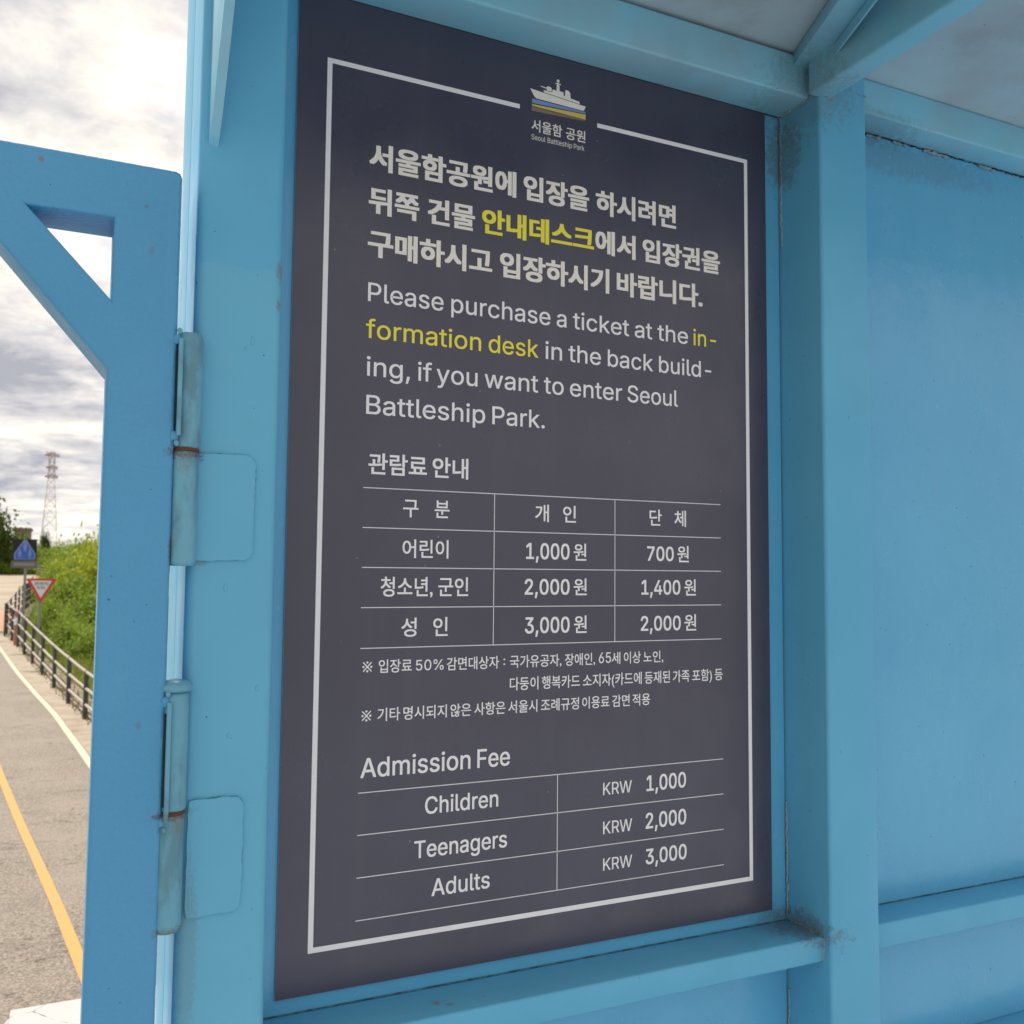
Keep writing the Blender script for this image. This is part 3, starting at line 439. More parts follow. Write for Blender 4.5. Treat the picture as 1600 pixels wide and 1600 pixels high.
'g':(425,'207,-151 187,-150 168,-148 150,-144 134,-140 119,-134 105,-127 93,-119 82,-110 73,-101 64,-91 57,-80 51,-69 101,-41 106,-47 110,-53 116,-59 122,-66 128,-72 136,-78 145,-83 154,-88 165,-92 178,-95 192,-97 207,-97 229,-96 249,-92 267,-85 282,-75 295,-62 304,-47 310,-28 311,-6 311,68 306,68 302,62 298,56 293,49 287,41 280,34 272,28 263,21 252,16 241,11 227,8 212,5 195,5 173,6 152,10 132,17 113,27 95,39 80,53 67,71 55,90 46,112 39,136 35,163 34,191 35,220 39,246 46,271 55,293 66,314 80,332 95,347 112,361 131,371 152,378 173,383 196,384 213,384 228,382 242,378 253,373 264,367 273,360 281,353 288,346 294,338 299,331 304,325 308,319 313,319 313,379 372,379 372,-9 371,-32 367,-54 360,-73 350,-90 338,-104 324,-117 308,-127 291,-136 271,-142 251,-147 229,-150|205,59 222,60 237,63 251,68 264,75 275,84 285,95 293,107 300,121 305,137 309,154 312,172 312,193 312,212 309,231 305,248 300,264 293,278 285,291 275,303 264,312 251,320 237,325 222,329 205,330 188,329 172,325 158,320 145,312 134,302 124,290 115,277 109,262 103,246 99,229 97,212 96,193 97,173 99,155 103,138 109,123 116,108 124,96 134,85 145,76 158,68 172,63 188,60'),
'h':(410,'114,227 114,0 53,0 53,509 114,509 114,287 102,287 112,312 124,332 137,349 152,362 169,372 187,379 207,383 227,384 246,383 264,380 280,376 295,369 309,360 321,349 332,336 341,321 348,304 353,285 356,264 357,240 357,0 296,0 296,235 295,256 290,275 283,291 273,304 260,315 246,323 229,328 210,329 197,328 184,326 172,322 161,317 150,311 141,303 133,293 126,283 121,271 117,257 114,243'),
'i':(167,'53,0 53,379 114,379 114,0|84,443 75,444 67,446 60,449 54,455 48,461 44,468 42,475 41,483 42,491 44,499 48,506 54,512 60,517 67,521 75,523 84,524 92,523 100,521 107,517 114,512 119,506 123,499 126,491 126,483 126,475 123,468 119,461 114,455 107,449 100,446 92,444'),
'k':(381,'110,137 110,212 121,212 284,379 360,379 184,199 177,199|53,0 53,509 114,509 114,0|294,0 148,186 191,229 372,0'),
'l':(189,'139,-2 119,-1 101,3 86,10 74,20 65,33 58,47 54,65 53,84 53,509 114,509 114,99 114,87 115,77 117,68 120,62 124,58 130,54 137,53 146,52 150,52 154,52 158,52 160,53 163,53 165,53 167,54 170,54 181,3 176,2 172,1 167,0 162,-1 156,-2 151,-2 145,-2'),
'm':(610,'53,0 53,379 112,379 112,295 108,295 112,310 118,323 125,335 132,346 141,355 151,363 161,370 172,376 183,380 195,384 207,386 219,386 239,385 257,380 273,372 287,361 299,347 309,331 316,314 321,295 312,295 317,308 322,321 329,332 337,343 347,353 357,361 368,369 381,375 394,380 407,383 422,385 437,386 453,385 468,383 483,378 497,372 510,364 522,354 532,342 541,328 548,313 553,296 556,276 557,255 557,0 496,0 496,254 494,273 490,289 483,302 473,313 460,321 447,326 433,329 419,330 406,330 395,328 384,324 374,320 365,314 358,307 351,299 345,290 341,280 338,270 336,259 335,247 335,0 274,0 274,260 273,275 269,288 262,301 253,311 242,320 229,326 215,329 199,330 188,330 178,328 168,325 158,320 148,314 140,307 132,299 126,289 121,278 117,266 114,253 114,238 114,0'),
'n':(410,'114,227 114,0 53,0 53,379 112,379 112,287 102,287 112,312 124,332 137,349 152,362 169,372 187,379 207,383 227,384 246,383 264,380 280,376 295,369 309,360 321,349 332,336 341,321 348,304 353,285 356,264 357,240 357,0 296,0 296,235 295,256 290,275 283,291 273,304 260,315 246,323 229,328 210,329 197,328 184,326 172,322 161,317 150,311 141,303 133,293 126,283 121,271 117,257 114,243'),
'o':(415,'207,-8 182,-7 159,-2 137,6 117,16 98,30 82,46 68,64 56,85 46,108 40,133 36,159 34,187 36,216 40,243 46,268 56,291 68,312 82,330 98,346 117,360 137,371 159,378 182,383 207,384 233,383 256,378 278,371 299,360 317,346 333,330 347,312 359,291 369,268 376,243 380,216 381,187 380,159 376,133 369,108 359,85 347,64 333,46 317,30 299,16 278,6 256,-2 233,-7|207,46 226,48 242,51 257,57 270,66 282,76 292,89 300,102 307,117 312,134 316,151 318,169 319,187 318,206 316,224 312,242 307,258 300,274 292,287 282,300 270,310 257,319 242,325 226,329 207,330 189,329 173,325 158,319 145,310 134,300 124,287 115,274 108,258 103,242 99,224 97,206 96,187 97,169 99,151 103,134 108,117 115,102 124,89 134,76 145,66 158,57 173,51 189,48'),
'p':(424,'53,-143 53,379 112,379 112,319 118,319 122,325 126,331 131,338 137,346 144,353 152,360 161,367 171,373 183,378 197,381 212,384 229,384 252,383 274,378 294,371 313,361 330,347 345,332 359,313 370,293 379,270 385,245 389,218 390,189 389,160 385,133 379,108 370,84 359,64 346,45 330,29 313,16 294,5 274,-2 252,-7 229,-8 213,-7 198,-5 184,-1 173,4 162,10 153,17 145,24 138,31 132,39 127,46 122,53 118,59 114,59 114,-143|220,47 237,48 253,51 267,57 279,66 291,76 301,88 309,101 316,117 321,133 325,151 327,170 328,189 327,209 325,227 321,245 316,261 309,276 301,290 291,301 280,311 267,319 253,325 237,329 220,330 203,329 188,325 174,320 161,312 150,302 140,291 132,278 125,263 120,247 116,229 113,210 113,189 113,169 116,150 120,132 125,115 132,100 140,86 150,75 162,65 174,57 188,51 204,48'),
'r':(259,'53,0 53,379 112,379 112,321 115,321 122,335 130,347 140,358 152,367 166,375 181,380 196,384 213,385 229,384 243,384 243,322 242,323 239,323 235,324 230,324 224,325 219,325 213,326 207,326 194,325 182,323 170,319 159,315 149,309 140,301 132,293 126,284 121,273 117,262 114,250 114,237 114,0'),
's':(365,'182,-8 163,-7 145,-5 128,-2 112,3 98,10 84,18 72,27 62,38 53,50 45,63 40,78 36,94 94,107 99,92 105,79 114,69 124,60 136,54 150,49 165,46 181,45 200,46 217,50 232,55 244,62 255,71 262,81 267,91 268,103 267,112 265,121 260,129 254,136 246,142 237,147 225,151 212,155 149,170 125,177 104,186 87,196 72,208 61,222 53,237 48,255 47,274 48,290 51,305 57,319 65,332 75,343 87,354 100,363 115,370 131,377 149,381 167,384 187,384 206,384 223,381 239,378 254,372 267,366 279,358 290,349 299,339 307,328 314,316 319,303 324,290 268,277 264,288 258,298 251,307 243,316 232,323 219,328 205,331 187,333 171,332 156,329 143,324 131,317 121,308 114,299 110,289 109,277 110,267 112,258 117,250 124,243 133,237 144,232 157,227 172,223 229,209 254,202 275,194 292,183 306,171 317,158 325,142 330,125 331,107 330,90 326,75 321,61 312,47 302,35 290,24 276,15 260,6 242,0 223,-5 203,-7'),
't':(227,'204,379 204,327 6,327 6,379|65,471 126,471 126,98 127,86 128,76 132,68 136,61 142,56 150,53 159,51 170,50 173,50 177,50 181,51 185,51 190,52 194,52 198,53 202,54 213,2 208,0 203,-1 198,-2 192,-3 186,-3 180,-4 174,-4 168,-4 145,-3 125,2 107,10 92,21 80,35 72,52 67,71 65,93'),
'u':(410,'182,-5 164,-4 146,-1 130,4 115,11 101,20 89,31 78,44 69,59 62,76 57,95 54,116 53,139 53,379 114,379 114,144 115,123 119,105 127,89 137,75 150,64 164,56 181,52 200,50 213,51 226,53 238,57 249,62 259,69 268,77 276,86 283,97 289,109 293,122 295,137 296,153 296,379 357,379 357,0 298,0 298,92 307,92 297,67 286,47 272,30 257,17 240,7 222,0 203,-4'),
'w':(567,'138,0 23,379 87,379 133,214 138,196 143,177 149,157 154,137 159,115 165,91 170,67 175,41 165,41 170,66 175,90 180,113 186,135 191,156 196,176 201,195 206,214 252,379 316,379 362,214 366,196 371,176 376,157 382,136 387,114 392,91 397,67 402,41 391,41 397,66 402,90 408,113 413,135 418,156 423,176 429,195 434,214 480,379 545,379 429,0 368,0 319,172 305,225 301,239 297,252 294,266 291,280 277,338 291,338 277,280 273,266 270,252 266,238 263,225 259,211 255,198 252,185 248,172 199,0'),
'y':(389,'47,-139 61,-86 71,-87 80,-89 88,-90 96,-90 104,-89 111,-87 118,-84 124,-80 130,-74 136,-67 141,-58 146,-48 151,-36 163,-1 17,379 84,379 165,155 171,138 177,121 182,104 187,87 191,70 196,53 201,37 206,21 184,21 188,37 193,53 198,70 202,87 207,104 212,121 218,138 224,155 305,379 371,379 204,-58 198,-72 191,-85 184,-97 177,-107 168,-116 159,-124 150,-130 139,-136 128,-140 117,-143 104,-145 91,-145 84,-145 77,-145 71,-144 65,-143 59,-142 54,-141 51,-140')}
TEXTS = [
('서울함공원에', 'K', 0.0572, 0.2683, 's', 0.9798, 1.0164, 'h', 0.026),
('입장을', 'K', 0.2794, 0.3848, 's', 0.9798, 1.0164, 'h', 0.026),
('하시려면', 'K', 0.3958, 0.536, 's', 0.9798, 1.0164, 'h', 0.026),
('뒤쪽', 'K', 0.0574, 0.1265, 's', 0.9215, 0.9576, 'h', 0.026),
('건물', 'K', 0.1382, 0.2065, 's', 0.9215, 0.9576, 'h', 0.026),
('안내데스크', 'K', 0.2169, 0.3932, 's', 0.9215, 0.9576, 'y', 0.026),
('에서', 'K', 0.3953, 0.4639, 's', 0.9215, 0.9576, 'h', 0.026),
('입장권을', 'K', 0.476, 0.6177, 's', 0.9215, 0.9576, 'h', 0.026),
('구매하시고', 'K', 0.0574, 0.2328, 's', 0.8646, 0.901, 'h', 0.026),
('입장하시기', 'K', 0.2443, 0.4189, 's', 0.8646, 0.901, 'h', 0.026),
('바랍니다.', 'K', 0.4315, 0.5844, 's', 0.8646, 0.901, 'h', 0.026),
('Please', 'I', 0.0589, 0.1626, 'c', 0.8061, 0.8307, 'w', 0.004),
('purchase', 'I', 0.1736, 0.3229, 'c', 0.8061, 0.8307, 'w', 0.004),
('a', 'I', 0.3329, 0.3486, 'c', 0.8061, 0.8307, 'w', 0.004),
('ticket', 'I', 0.359, 0.4527, 'c', 0.8061, 0.8307, 'w', 0.004),
('at', 'I', 0.4624, 0.4928, 'c', 0.8061, 0.8307, 'w', 0.004),
('the', 'I', 0.5021, 0.557, 'c', 0.8061, 0.8307, 'w', 0.004),
('in-', 'I', 0.5669, 0.6093, 'c', 0.8061, 0.8307, 'y', 0.004),
('formation', 'I', 0.057, 0.2176, 'c', 0.7581, 0.7827, 'y', 0.004),
('desk', 'I', 0.2287, 0.3043, 'c', 0.7581, 0.7827, 'y', 0.004),
('in', 'I', 0.3153, 0.3417, 'c', 0.7581, 0.7827, 'w', 0.004),
('the', 'I', 0.352, 0.4051, 'c', 0.7581, 0.7827, 'w', 0.004),
('back', 'I', 0.4165, 0.4941, 'c', 0.7581, 0.7827, 'w', 0.004),
('build-', 'I', 0.5047, 0.5999, 'c', 0.7581, 0.7827, 'w', 0.004),
('ing,', 'I', 0.059, 0.1173, 'c', 0.7091, 0.7337, 'w', 0.004),
('if', 'I', 0.1282, 0.1476, 'c', 0.7091, 0.7337, 'w', 0.004),
('you', 'I', 0.1541, 0.2129, 'c', 0.7091, 0.7337, 'w', 0.004),
('want', 'I', 0.2232, 0.3044, 'c', 0.7091, 0.7337, 'w', 0.004),
('to', 'I', 0.3134, 0.3446, 'c', 0.7091, 0.7337, 'w', 0.004),
('enter', 'I', 0.3546, 0.4409, 'c', 0.7091, 0.7337, 'w', 0.004),
('Seoul', 'I', 0.45, 0.5384, 'c', 0.7091, 0.7337, 'w', 0.004),
('Battleship', 'I', 0.0593, 0.2246, 'c', 0.6598, 0.6844, 'w', 0.004),
('Park.', 'I', 0.2351, 0.315, 'c', 0.6598, 0.6844, 'w', 0.004),
('관람료', 'K', 0.0636, 0.1426, 's', 0.5824, 0.6103, 'w', 0.018),
('안내', 'K', 0.1503, 0.201, 's', 0.5824, 0.6103, 'w', 0.018),
('구', 'K', 0.1108, 0.1317, 's', 0.5294, 0.5537, 'w', 0.012),
('분', 'K', 0.1541, 0.175, 's', 0.5294, 0.5537, 'w', 0.012),
('개', 'K', 0.3011, 0.3224, 's', 0.5294, 0.5537, 'w', 0.012),
('인', 'K', 0.3446, 0.3651, 's', 0.5294, 0.5537, 'w', 0.012),
('단', 'K', 0.4877, 0.5091, 's', 0.5294, 0.5537, 'w', 0.012),
('체', 'K', 0.5313, 0.5522, 's', 0.5294, 0.5537, 'w', 0.012),
('어린이', 'K', 0.1109, 0.1742, 's', 0.4769, 0.5011, 'w', 0.012),
('청소년,', 'K', 0.0827, 0.1529, 's', 0.4272, 0.4526, 'w', 0.012),
('군인', 'K', 0.1606, 0.2029, 's', 0.4272, 0.4526, 'w', 0.012),
('성', 'K', 0.111, 0.1316, 'b', 0.3759, 0.4004, 'w', 0.012),
('인', 'K', 0.1543, 0.1745, 'b', 0.3761, 0.4007, 'w', 0.012),
('1,000', 'I', 0.2877, 0.3552, 'c', 0.4781, 0.5001, 'w', 0.012),
('원', 'K', 0.3616, 0.3821, 'b', 0.4769, 0.5009, 'w', 0.012),
('700', 'I', 0.4835, 0.5301, 'c', 0.4783, 0.4994, 'w', 0.012),
('원', 'K', 0.5361, 0.557, 'b', 0.4769, 0.5012, 'w', 0.012),
('2,000', 'I', 0.2859, 0.3555, 'c', 0.4295, 0.4508, 'w', 0.012),
('원', 'K', 0.3618, 0.3829, 'b', 0.4286, 0.452, 'w', 0.012),
('1,400', 'I', 0.4737, 0.5416, 'c', 0.4292, 0.4504, 'w', 0.012),
('원', 'K', 0.5485, 0.5695, 'b', 0.4277, 0.4519, 'w', 0.012),
('3,000', 'I', 0.2867, 0.3558, 'c', 0.377, 0.3988, 'w', 0.012),
('원', 'K', 0.3626, 0.3831, 'b', 0.376, 0.4003, 'w', 0.012),
('2,000', 'I', 0.4726, 0.5421, 'c', 0.377, 0.3982, 'w', 0.012),
('원', 'K', 0.5485, 0.5699, 'b', 0.376, 0.4001, 'w', 0.012),
('※', 'K', 0.0591, 0.0754, 'b', 0.3312, 0.3478, 'w', 0.004),
('입장료', 'K', 0.082, 0.1262, 's', 0.3311, 0.3481, 'w', 0.009),
('감면대상자', 'K', 0.174, 0.2487, 's', 0.3311, 0.3481, 'w', 0.009),
('국가유공자,', 'K', 0.2646, 0.3431, 's', 0.3311, 0.3481, 'w', 0.009),
('장애인,', 'K', 0.3486, 0.3967, 's', 0.3311, 0.3481, 'w', 0.009),
('세', 'K', 0.4238, 0.4381, 's', 0.3311, 0.3481, 'w', 0.009),
('이상', 'K', 0.4439, 0.4725, 's', 0.3311, 0.3481, 'w', 0.009),
('노인,', 'K', 0.4769, 0.5111, 's', 0.3311, 0.3481, 'w', 0.009),
('50%', 'I', 0.1314, 0.1695, 'c', 0.3326, 0.3461, 'w', 0.004),
('65', 'I', 0.4027, 0.4227, 'c', 0.3332, 0.348, 'w', 0.004),
(':', 'I', 0.2551, 0.2577, 'b', 0.3356, 0.3441, 'w', 0.004),
('다둥이', 'K', 0.2648, 0.3078, 's', 0.301, 0.3187, 'w', 0.009),
('행복카드', 'K', 0.313, 0.3726, 's', 0.301, 0.3187, 'w', 0.009),
('소지자(', 'K', 0.3771, 0.4286, 's', 0.301, 0.3187, 'w', 0.009),
('카드에', 'K', 0.4296, 0.474, 's', 0.301, 0.3187, 'w', 0.009),
('등재된', 'K', 0.479, 0.5228, 's', 0.301, 0.3187, 'w', 0.009),
('가족', 'K', 0.5278, 0.5573, 's', 0.301, 0.3187, 'w', 0.009),
('포함)', 'K', 0.5619, 0.5979, 's', 0.301, 0.3187, 'w', 0.009),
('등', 'K', 0.603, 0.6179, 's', 0.301, 0.3187, 'w', 0.009),
('※', 'K', 0.059, 0.0755, 'b', 0.2704, 0.2871, 'w', 0.004),
('기타', 'K', 0.0815, 0.1113, 's', 0.2708, 0.2877, 'w', 0.009),
('명시되지', 'K', 0.1156, 0.1748, 's', 0.2708, 0.2877, 'w', 0.009),
('않은', 'K', 0.1798, 0.209, 's', 0.2708, 0.2877, 'w', 0.009),
('사항은', 'K', 0.2136, 0.2587, 's', 0.2708, 0.2877, 'w', 0.009),
('서울시', 'K', 0.2629, 0.3064, 's', 0.2708, 0.2877, 'w', 0.009),
('조례규정', 'K', 0.3119, 0.3711, 's', 0.2708, 0.2877, 'w', 0.009),
('이용료', 'K', 0.3762, 0.4202, 's', 0.2708, 0.2877, 'w', 0.009),
('감면', 'K', 0.4248, 0.4537, 's', 0.2708, 0.2877, 'w', 0.009),
('적용', 'K', 0.4584, 0.4884, 's', 0.2708, 0.2877, 'w', 0.009),
('Admission', 'I', 0.0608, 0.2089, 'c', 0.2025, 0.2266, 'w', 0.008),
('Fee', 'I', 0.2186, 0.2659, 'c', 0.2025, 0.2266, 'w', 0.008),
('Children', 'I', 0.1467, 0.2494, 'c', 0.15, 0.1716, 'w', 0.008),
('Teenagers', 'I', 0.133, 0.2627, 'c', 0.096, 0.1176, 'w', 0.008),
('Adults', 'I', 0.157, 0.2382, 'c', 0.0463, 0.0678, 'w', 0.008),
('KRW', 'I', 0.4101, 0.4574, 'c', 0.15, 0.1668, 'w', 0.004),
('1,000', 'I', 0.4821, 0.5504, 'c', 0.1489, 0.1709, 'w', 0.012),
('KRW', 'I', 0.4102, 0.4578, 'c', 0.0965, 0.1135, 'w', 0.004),
('2,000', 'I', 0.4805, 0.5506, 'c', 0.0962, 0.1181, 'w', 0.012),
('KRW', 'I', 0.4103, 0.4578, 'c', 0.0467, 0.0633, 'w', 0.004),
('3,000', 'I', 0.4805, 0.551, 'c', 0.0465, 0.0679, 'w', 0.012),
('서울함', 'K', 0.2912, 0.3399, 's', 1.0813, 1.0991, 'h', 0.012),
('공원', 'K', 0.3461, 0.3782, 's', 1.0813, 1.0991, 'h', 0.012),
('Seoul', 'I', 0.2913, 0.3132, 'c', 1.0694, 1.0769, 'h', 0),
('Battleship', 'I', 0.3167, 0.3562, 'c', 1.0694, 1.0769, 'h', 0),
('Park', 'I', 0.3593, 0.3765, 'c', 1.0694, 1.0769, 'h', 0)]
def curve2mesh(cu):
    o = bpy.data.objects.new('t', cu); me = bpy.data.meshes.new_from_object(o); bpy.data.objects.remove(o); bpy.data.curves.remove(cu)
    n = len(me.vertices); co = np.empty(n*3); me.vertices.foreach_get('co', co); co = co.reshape(-1,3)
    fs = [tuple(p.vertices) for p in me.polygons]; bpy.data.meshes.remove(me); return co[:,:2].copy(), fs, np.zeros(n, int)
def area(P): return sum(P[i-1][0]*P[i][1]-P[i][0]*P[i-1][1] for i in range(len(P)))/2
def inside(p, P):
    c = False
    for i in range(len(P)):
        (x0,y0),(x1,y1) = P[i-1],P[i]
        if (y0 > p[1]) != (y1 > p[1]) and p[0] < (x1-x0)*(p[1]-y0)/(y1-y0)+x0: c = not c
    return c
def latin(txt):
    """outlines of each letter; strokes that overlap are filled one by one on layers of their own"""
    x = 0; layers = {}
    for ch in txt:
        adv, ps = GLY[ch]; polys = []
        for pl in ps.split('|'):
            if not pl: continue
            P = [tuple(int(v) for v in q.split(',')) for q in pl.split(' ')]
            if P[0] == P[-1]: P = P[:-1]
            polys.append(P)
        if polys:
            sgn = area(max(polys, key=lambda P: abs(area(P)))) > 0
            outer = [P for P in polys if (area(P) > 0) == sgn]; groups = [[P] for P in outer]
            for H in polys:
                if (area(H) > 0) == sgn: continue
                cand = [g_ for g_ in groups if sum(inside(q, g_[0]) for q in H) > len(H)*.6]
                if cand: min(cand, key=lambda g_: abs(area(g_[0]))).append(H)
            for k, g_ in enumerate(groups): layers.setdefault(k, []).append((x, g_))
        x += adv
    CO = []; FS = []; LY = []
    for k, items in layers.items():
        cu = bpy.data.curves.new('g','CURVE'); cu.dimensions = '2D'; cu.fill_mode = 'BOTH'
        for x, g_ in items:
            for P in g_:
                sp = cu.splines.new('POLY'); sp.points.add(len(P)-1); sp.use_cyclic_u = True
                for q, (px,py) in enumerate(P): sp.points[q].co = ((x+px)/1000, py/1000, 0, 1)
        co, fs, _ = curve2mesh(cu); n = sum(len(c) for c in CO); CO.append(co); LY += [k]*len(co); FS += [tuple(v+n for v in f) for f in fs]
    return np.concatenate(CO), FS, np.array(LY)
def hangul(txt):
    cu = bpy.data.curves.new('g','FONT'); cu.body = txt; cu.size = 1; cu.resolution_u = 4; return curve2mesh(cu)
iv = hangul('이')[0]; IS0, IS1 = iv[:,1].min(), iv[:,1].max()
hv = latin('T')[0]; HS0, HS1 = hv[:,1].min(), hv[:,1].max()
lines = {}
def lettering(txt, f, x0, x1, mode, z0, z1, bold, y=YT):
    co, fs, ly = (latin if f == 'I' else hangul)(txt)
    g0, g1 = (IS0,IS1) if mode == 's' else (HS0,HS1) if mode == 'c' else (co[:,1].min(), co[:,1].max())
    sz = (z1-z0)/(g1-g0); a, b = co[:,0].min(), co[:,0].max()
    bx = bold*sz; bz = bold*sz*(.62 if bold > .02 else .8)                 # heavier weight: strokes widened both ways
    X = x0+bx+(co[:,0]-a)/(b-a)*(x1-x0-2*bx); Z = z0+bz+(co[:,1]-g0)/(g1-g0)*(z1-z0-2*bz)
    V = []; F = []; k = 0
    for i, (sx,sz_) in enumerate(((-1,-1),(1,-1),(-1,1),(1,1),(0,0)) if bold else ((0,0),)):
        V += [(X[j]+sx*bx, y-.000012*i-.00006*ly[j], Z[j]+sz_*bz) for j in range(len(X))]; F += [tuple(v+k for v in q) for q in fs]; k += len(X)
    return V, F
def refmark(x0, x1, z0, z1):
    cx, cz, s = (x0+x1)/2, (z0+z1)/2, (z1-z0)/2*.92; h = .00075; V = []; F = []
    for i, a in enumerate((.785,-.785)):
        dx, dz = math.cos(a), math.sin(a); k = len(V)
        V += [(cx+dx*s*e+-dz*h*g_, YT-.00002*i, cz+dz*s*e*1.05+dx*h*g_) for e,g_ in ((-1,-1),(1,-1),(1,1),(-1,1))]; F.append((k,k+1,k+2,k+3))
    for dx, dz in ((.66,0),(-.66,0),(0,.72),(0,-.72)):
        k = len(V); V += [(cx+dx*s+.0014*math.cos(t), YT-.00004, cz+dz*s+.0014*math.sin(t)) for t in [2*math.pi*q/12 for q in range(12)]]; F.append(tuple(range(k,k+12)))
    return V, F
MT = {'w':'white','h':'cream','y':'yellow'}
for txt,f,x0,x1,mode,z0,z1,c,bold in TEXTS:
    bold = .036 if bold > .02 else .005 if (f == 'I' and bold == .004 and z1-z0 > .02) else bold
    V, F = refmark(x0,x1,z0,z1) if txt == '※' else lettering(txt,f,x0,x1,mode,z0,z1,bold)
    key = (txt, z0, x0)
    lines.setdefault(key, [c,[],[]]); q = lines[key]; k = len(q[1]); q[1] += V; q[2] += [tuple(v+k for v in p) for p in F]
for key, (c,V,F) in lines.items():
    me = bpy.data.meshes.new('lettering'); me.from_pydata(V,[],F); link('lettering', me, MT[c], board, 'yellow lettering' if c == 'y' else None)
# ------------------------------------------------------------------ gate
gate = thing('gate', 'blue steel gate leaf with a triangular corner brace, hung on two barrel hinges', 'gate')
GY0,GY1 = -.110,-.040
def frame_mesh(name, outer, holes, y0, y1, bev):
    cu = bpy.data.curves.new(name,'CURVE'); cu.dimensions = '2D'; cu.fill_mode = 'BOTH'; cu.extrude = (y1-y0)/2-bev; cu.bevel_depth = bev; cu.bevel_resolution = 2; cu.offset = -bev
    for P in [outer]+holes:
        sp = cu.splines.new('POLY'); sp.points.add(len(P)-1); sp.use_cyclic_u = True
        for q, (x,z) in enumerate(P): sp.points[q].co = (x,z,0,1)
    o = bpy.data.objects.new('t', cu); me = bpy.data.meshes.new_from_object(o); bpy.data.objects.remove(o); bpy.data.curves.remove(cu)
    for v in me.vertices: v.co = Vector((v.co.x, (y0+y1)/2-v.co.z, v.co.y))
    return me
fr = frame_mesh('frame', [(-1.48,ZF+.06),(-.1795,ZF+.06),(-.1795,.880),(-.1815,.8845),(-.186,.8865),(-1.48,.8865)],
    [[(-.2475,ZF+.13),(-1.41,ZF+.13),(-1.41,.825),(-.3850,.825),(-.2475,.6655)], [(-.2455,.7380),(-.3270,.8250),(-.2455,.8250)]], GY0, GY1, .004)
link('frame', fr, 'gate', gate, None, 35)
def lathe(name, prof, cx, cy, mat, parent, n=28):
    bm = bmesh.new(); rings = []
    for r, z in prof: rings.append([bm.verts.new((cx+r*math.cos(2*math.pi*k/n), cy+r*math.sin(2*math.pi*k/n), z)) for k in range(n)])
    for A, B in zip(rings, rings[1:]):
        for k in range(n): bm.faces.new((A[k],A[(k+1)%n],B[(k+1)%n],B[k]))
    bm.faces.new(rings[0][::-1]); bm.faces.new(rings[-1]); return link(name, tomesh(bm,name), mat, parent, None, 50)
def blob(name, c, r, mat, parent, seed):
    bm = bmesh.new(); bmesh.ops.create_icosphere(bm, subdivisions=3, radius=1); rr = random.Random(seed); ph = [rr.uniform(0,6) for _ in range(6)]
    for v in bm.verts:
        k = 1+.10*math.sin(3*v.co.x+ph[0])*math.cos(4*v.co.z+ph[1])+.05*math.sin(7*v.co.z+ph[2]+3*v.co.x)
        v.co = Vector((c[0]+v.co.x*r[0]*k, c[1]+v.co.y*r[1]*k, c[2]+v.co.z*r[2]*k))
    return link(name, tomesh(bm,name), mat, parent, None, 180)
def barrel(cx, cy, r, z0, z1, parent, top=.003, bot=.003, mat='hinge'):
    P = [(r*.80,z0),(r*.93,z0+bot*.35),(r,z0+bot)]+[(r,z0+bot+(z1-z0-top-bot)*k/6) for k in range(1,6)]+[(r,z1-top),(r*.93,z1-top*.35),(r*.80,z1)]
    return lathe('barrel', P, cx, cy, mat, parent)
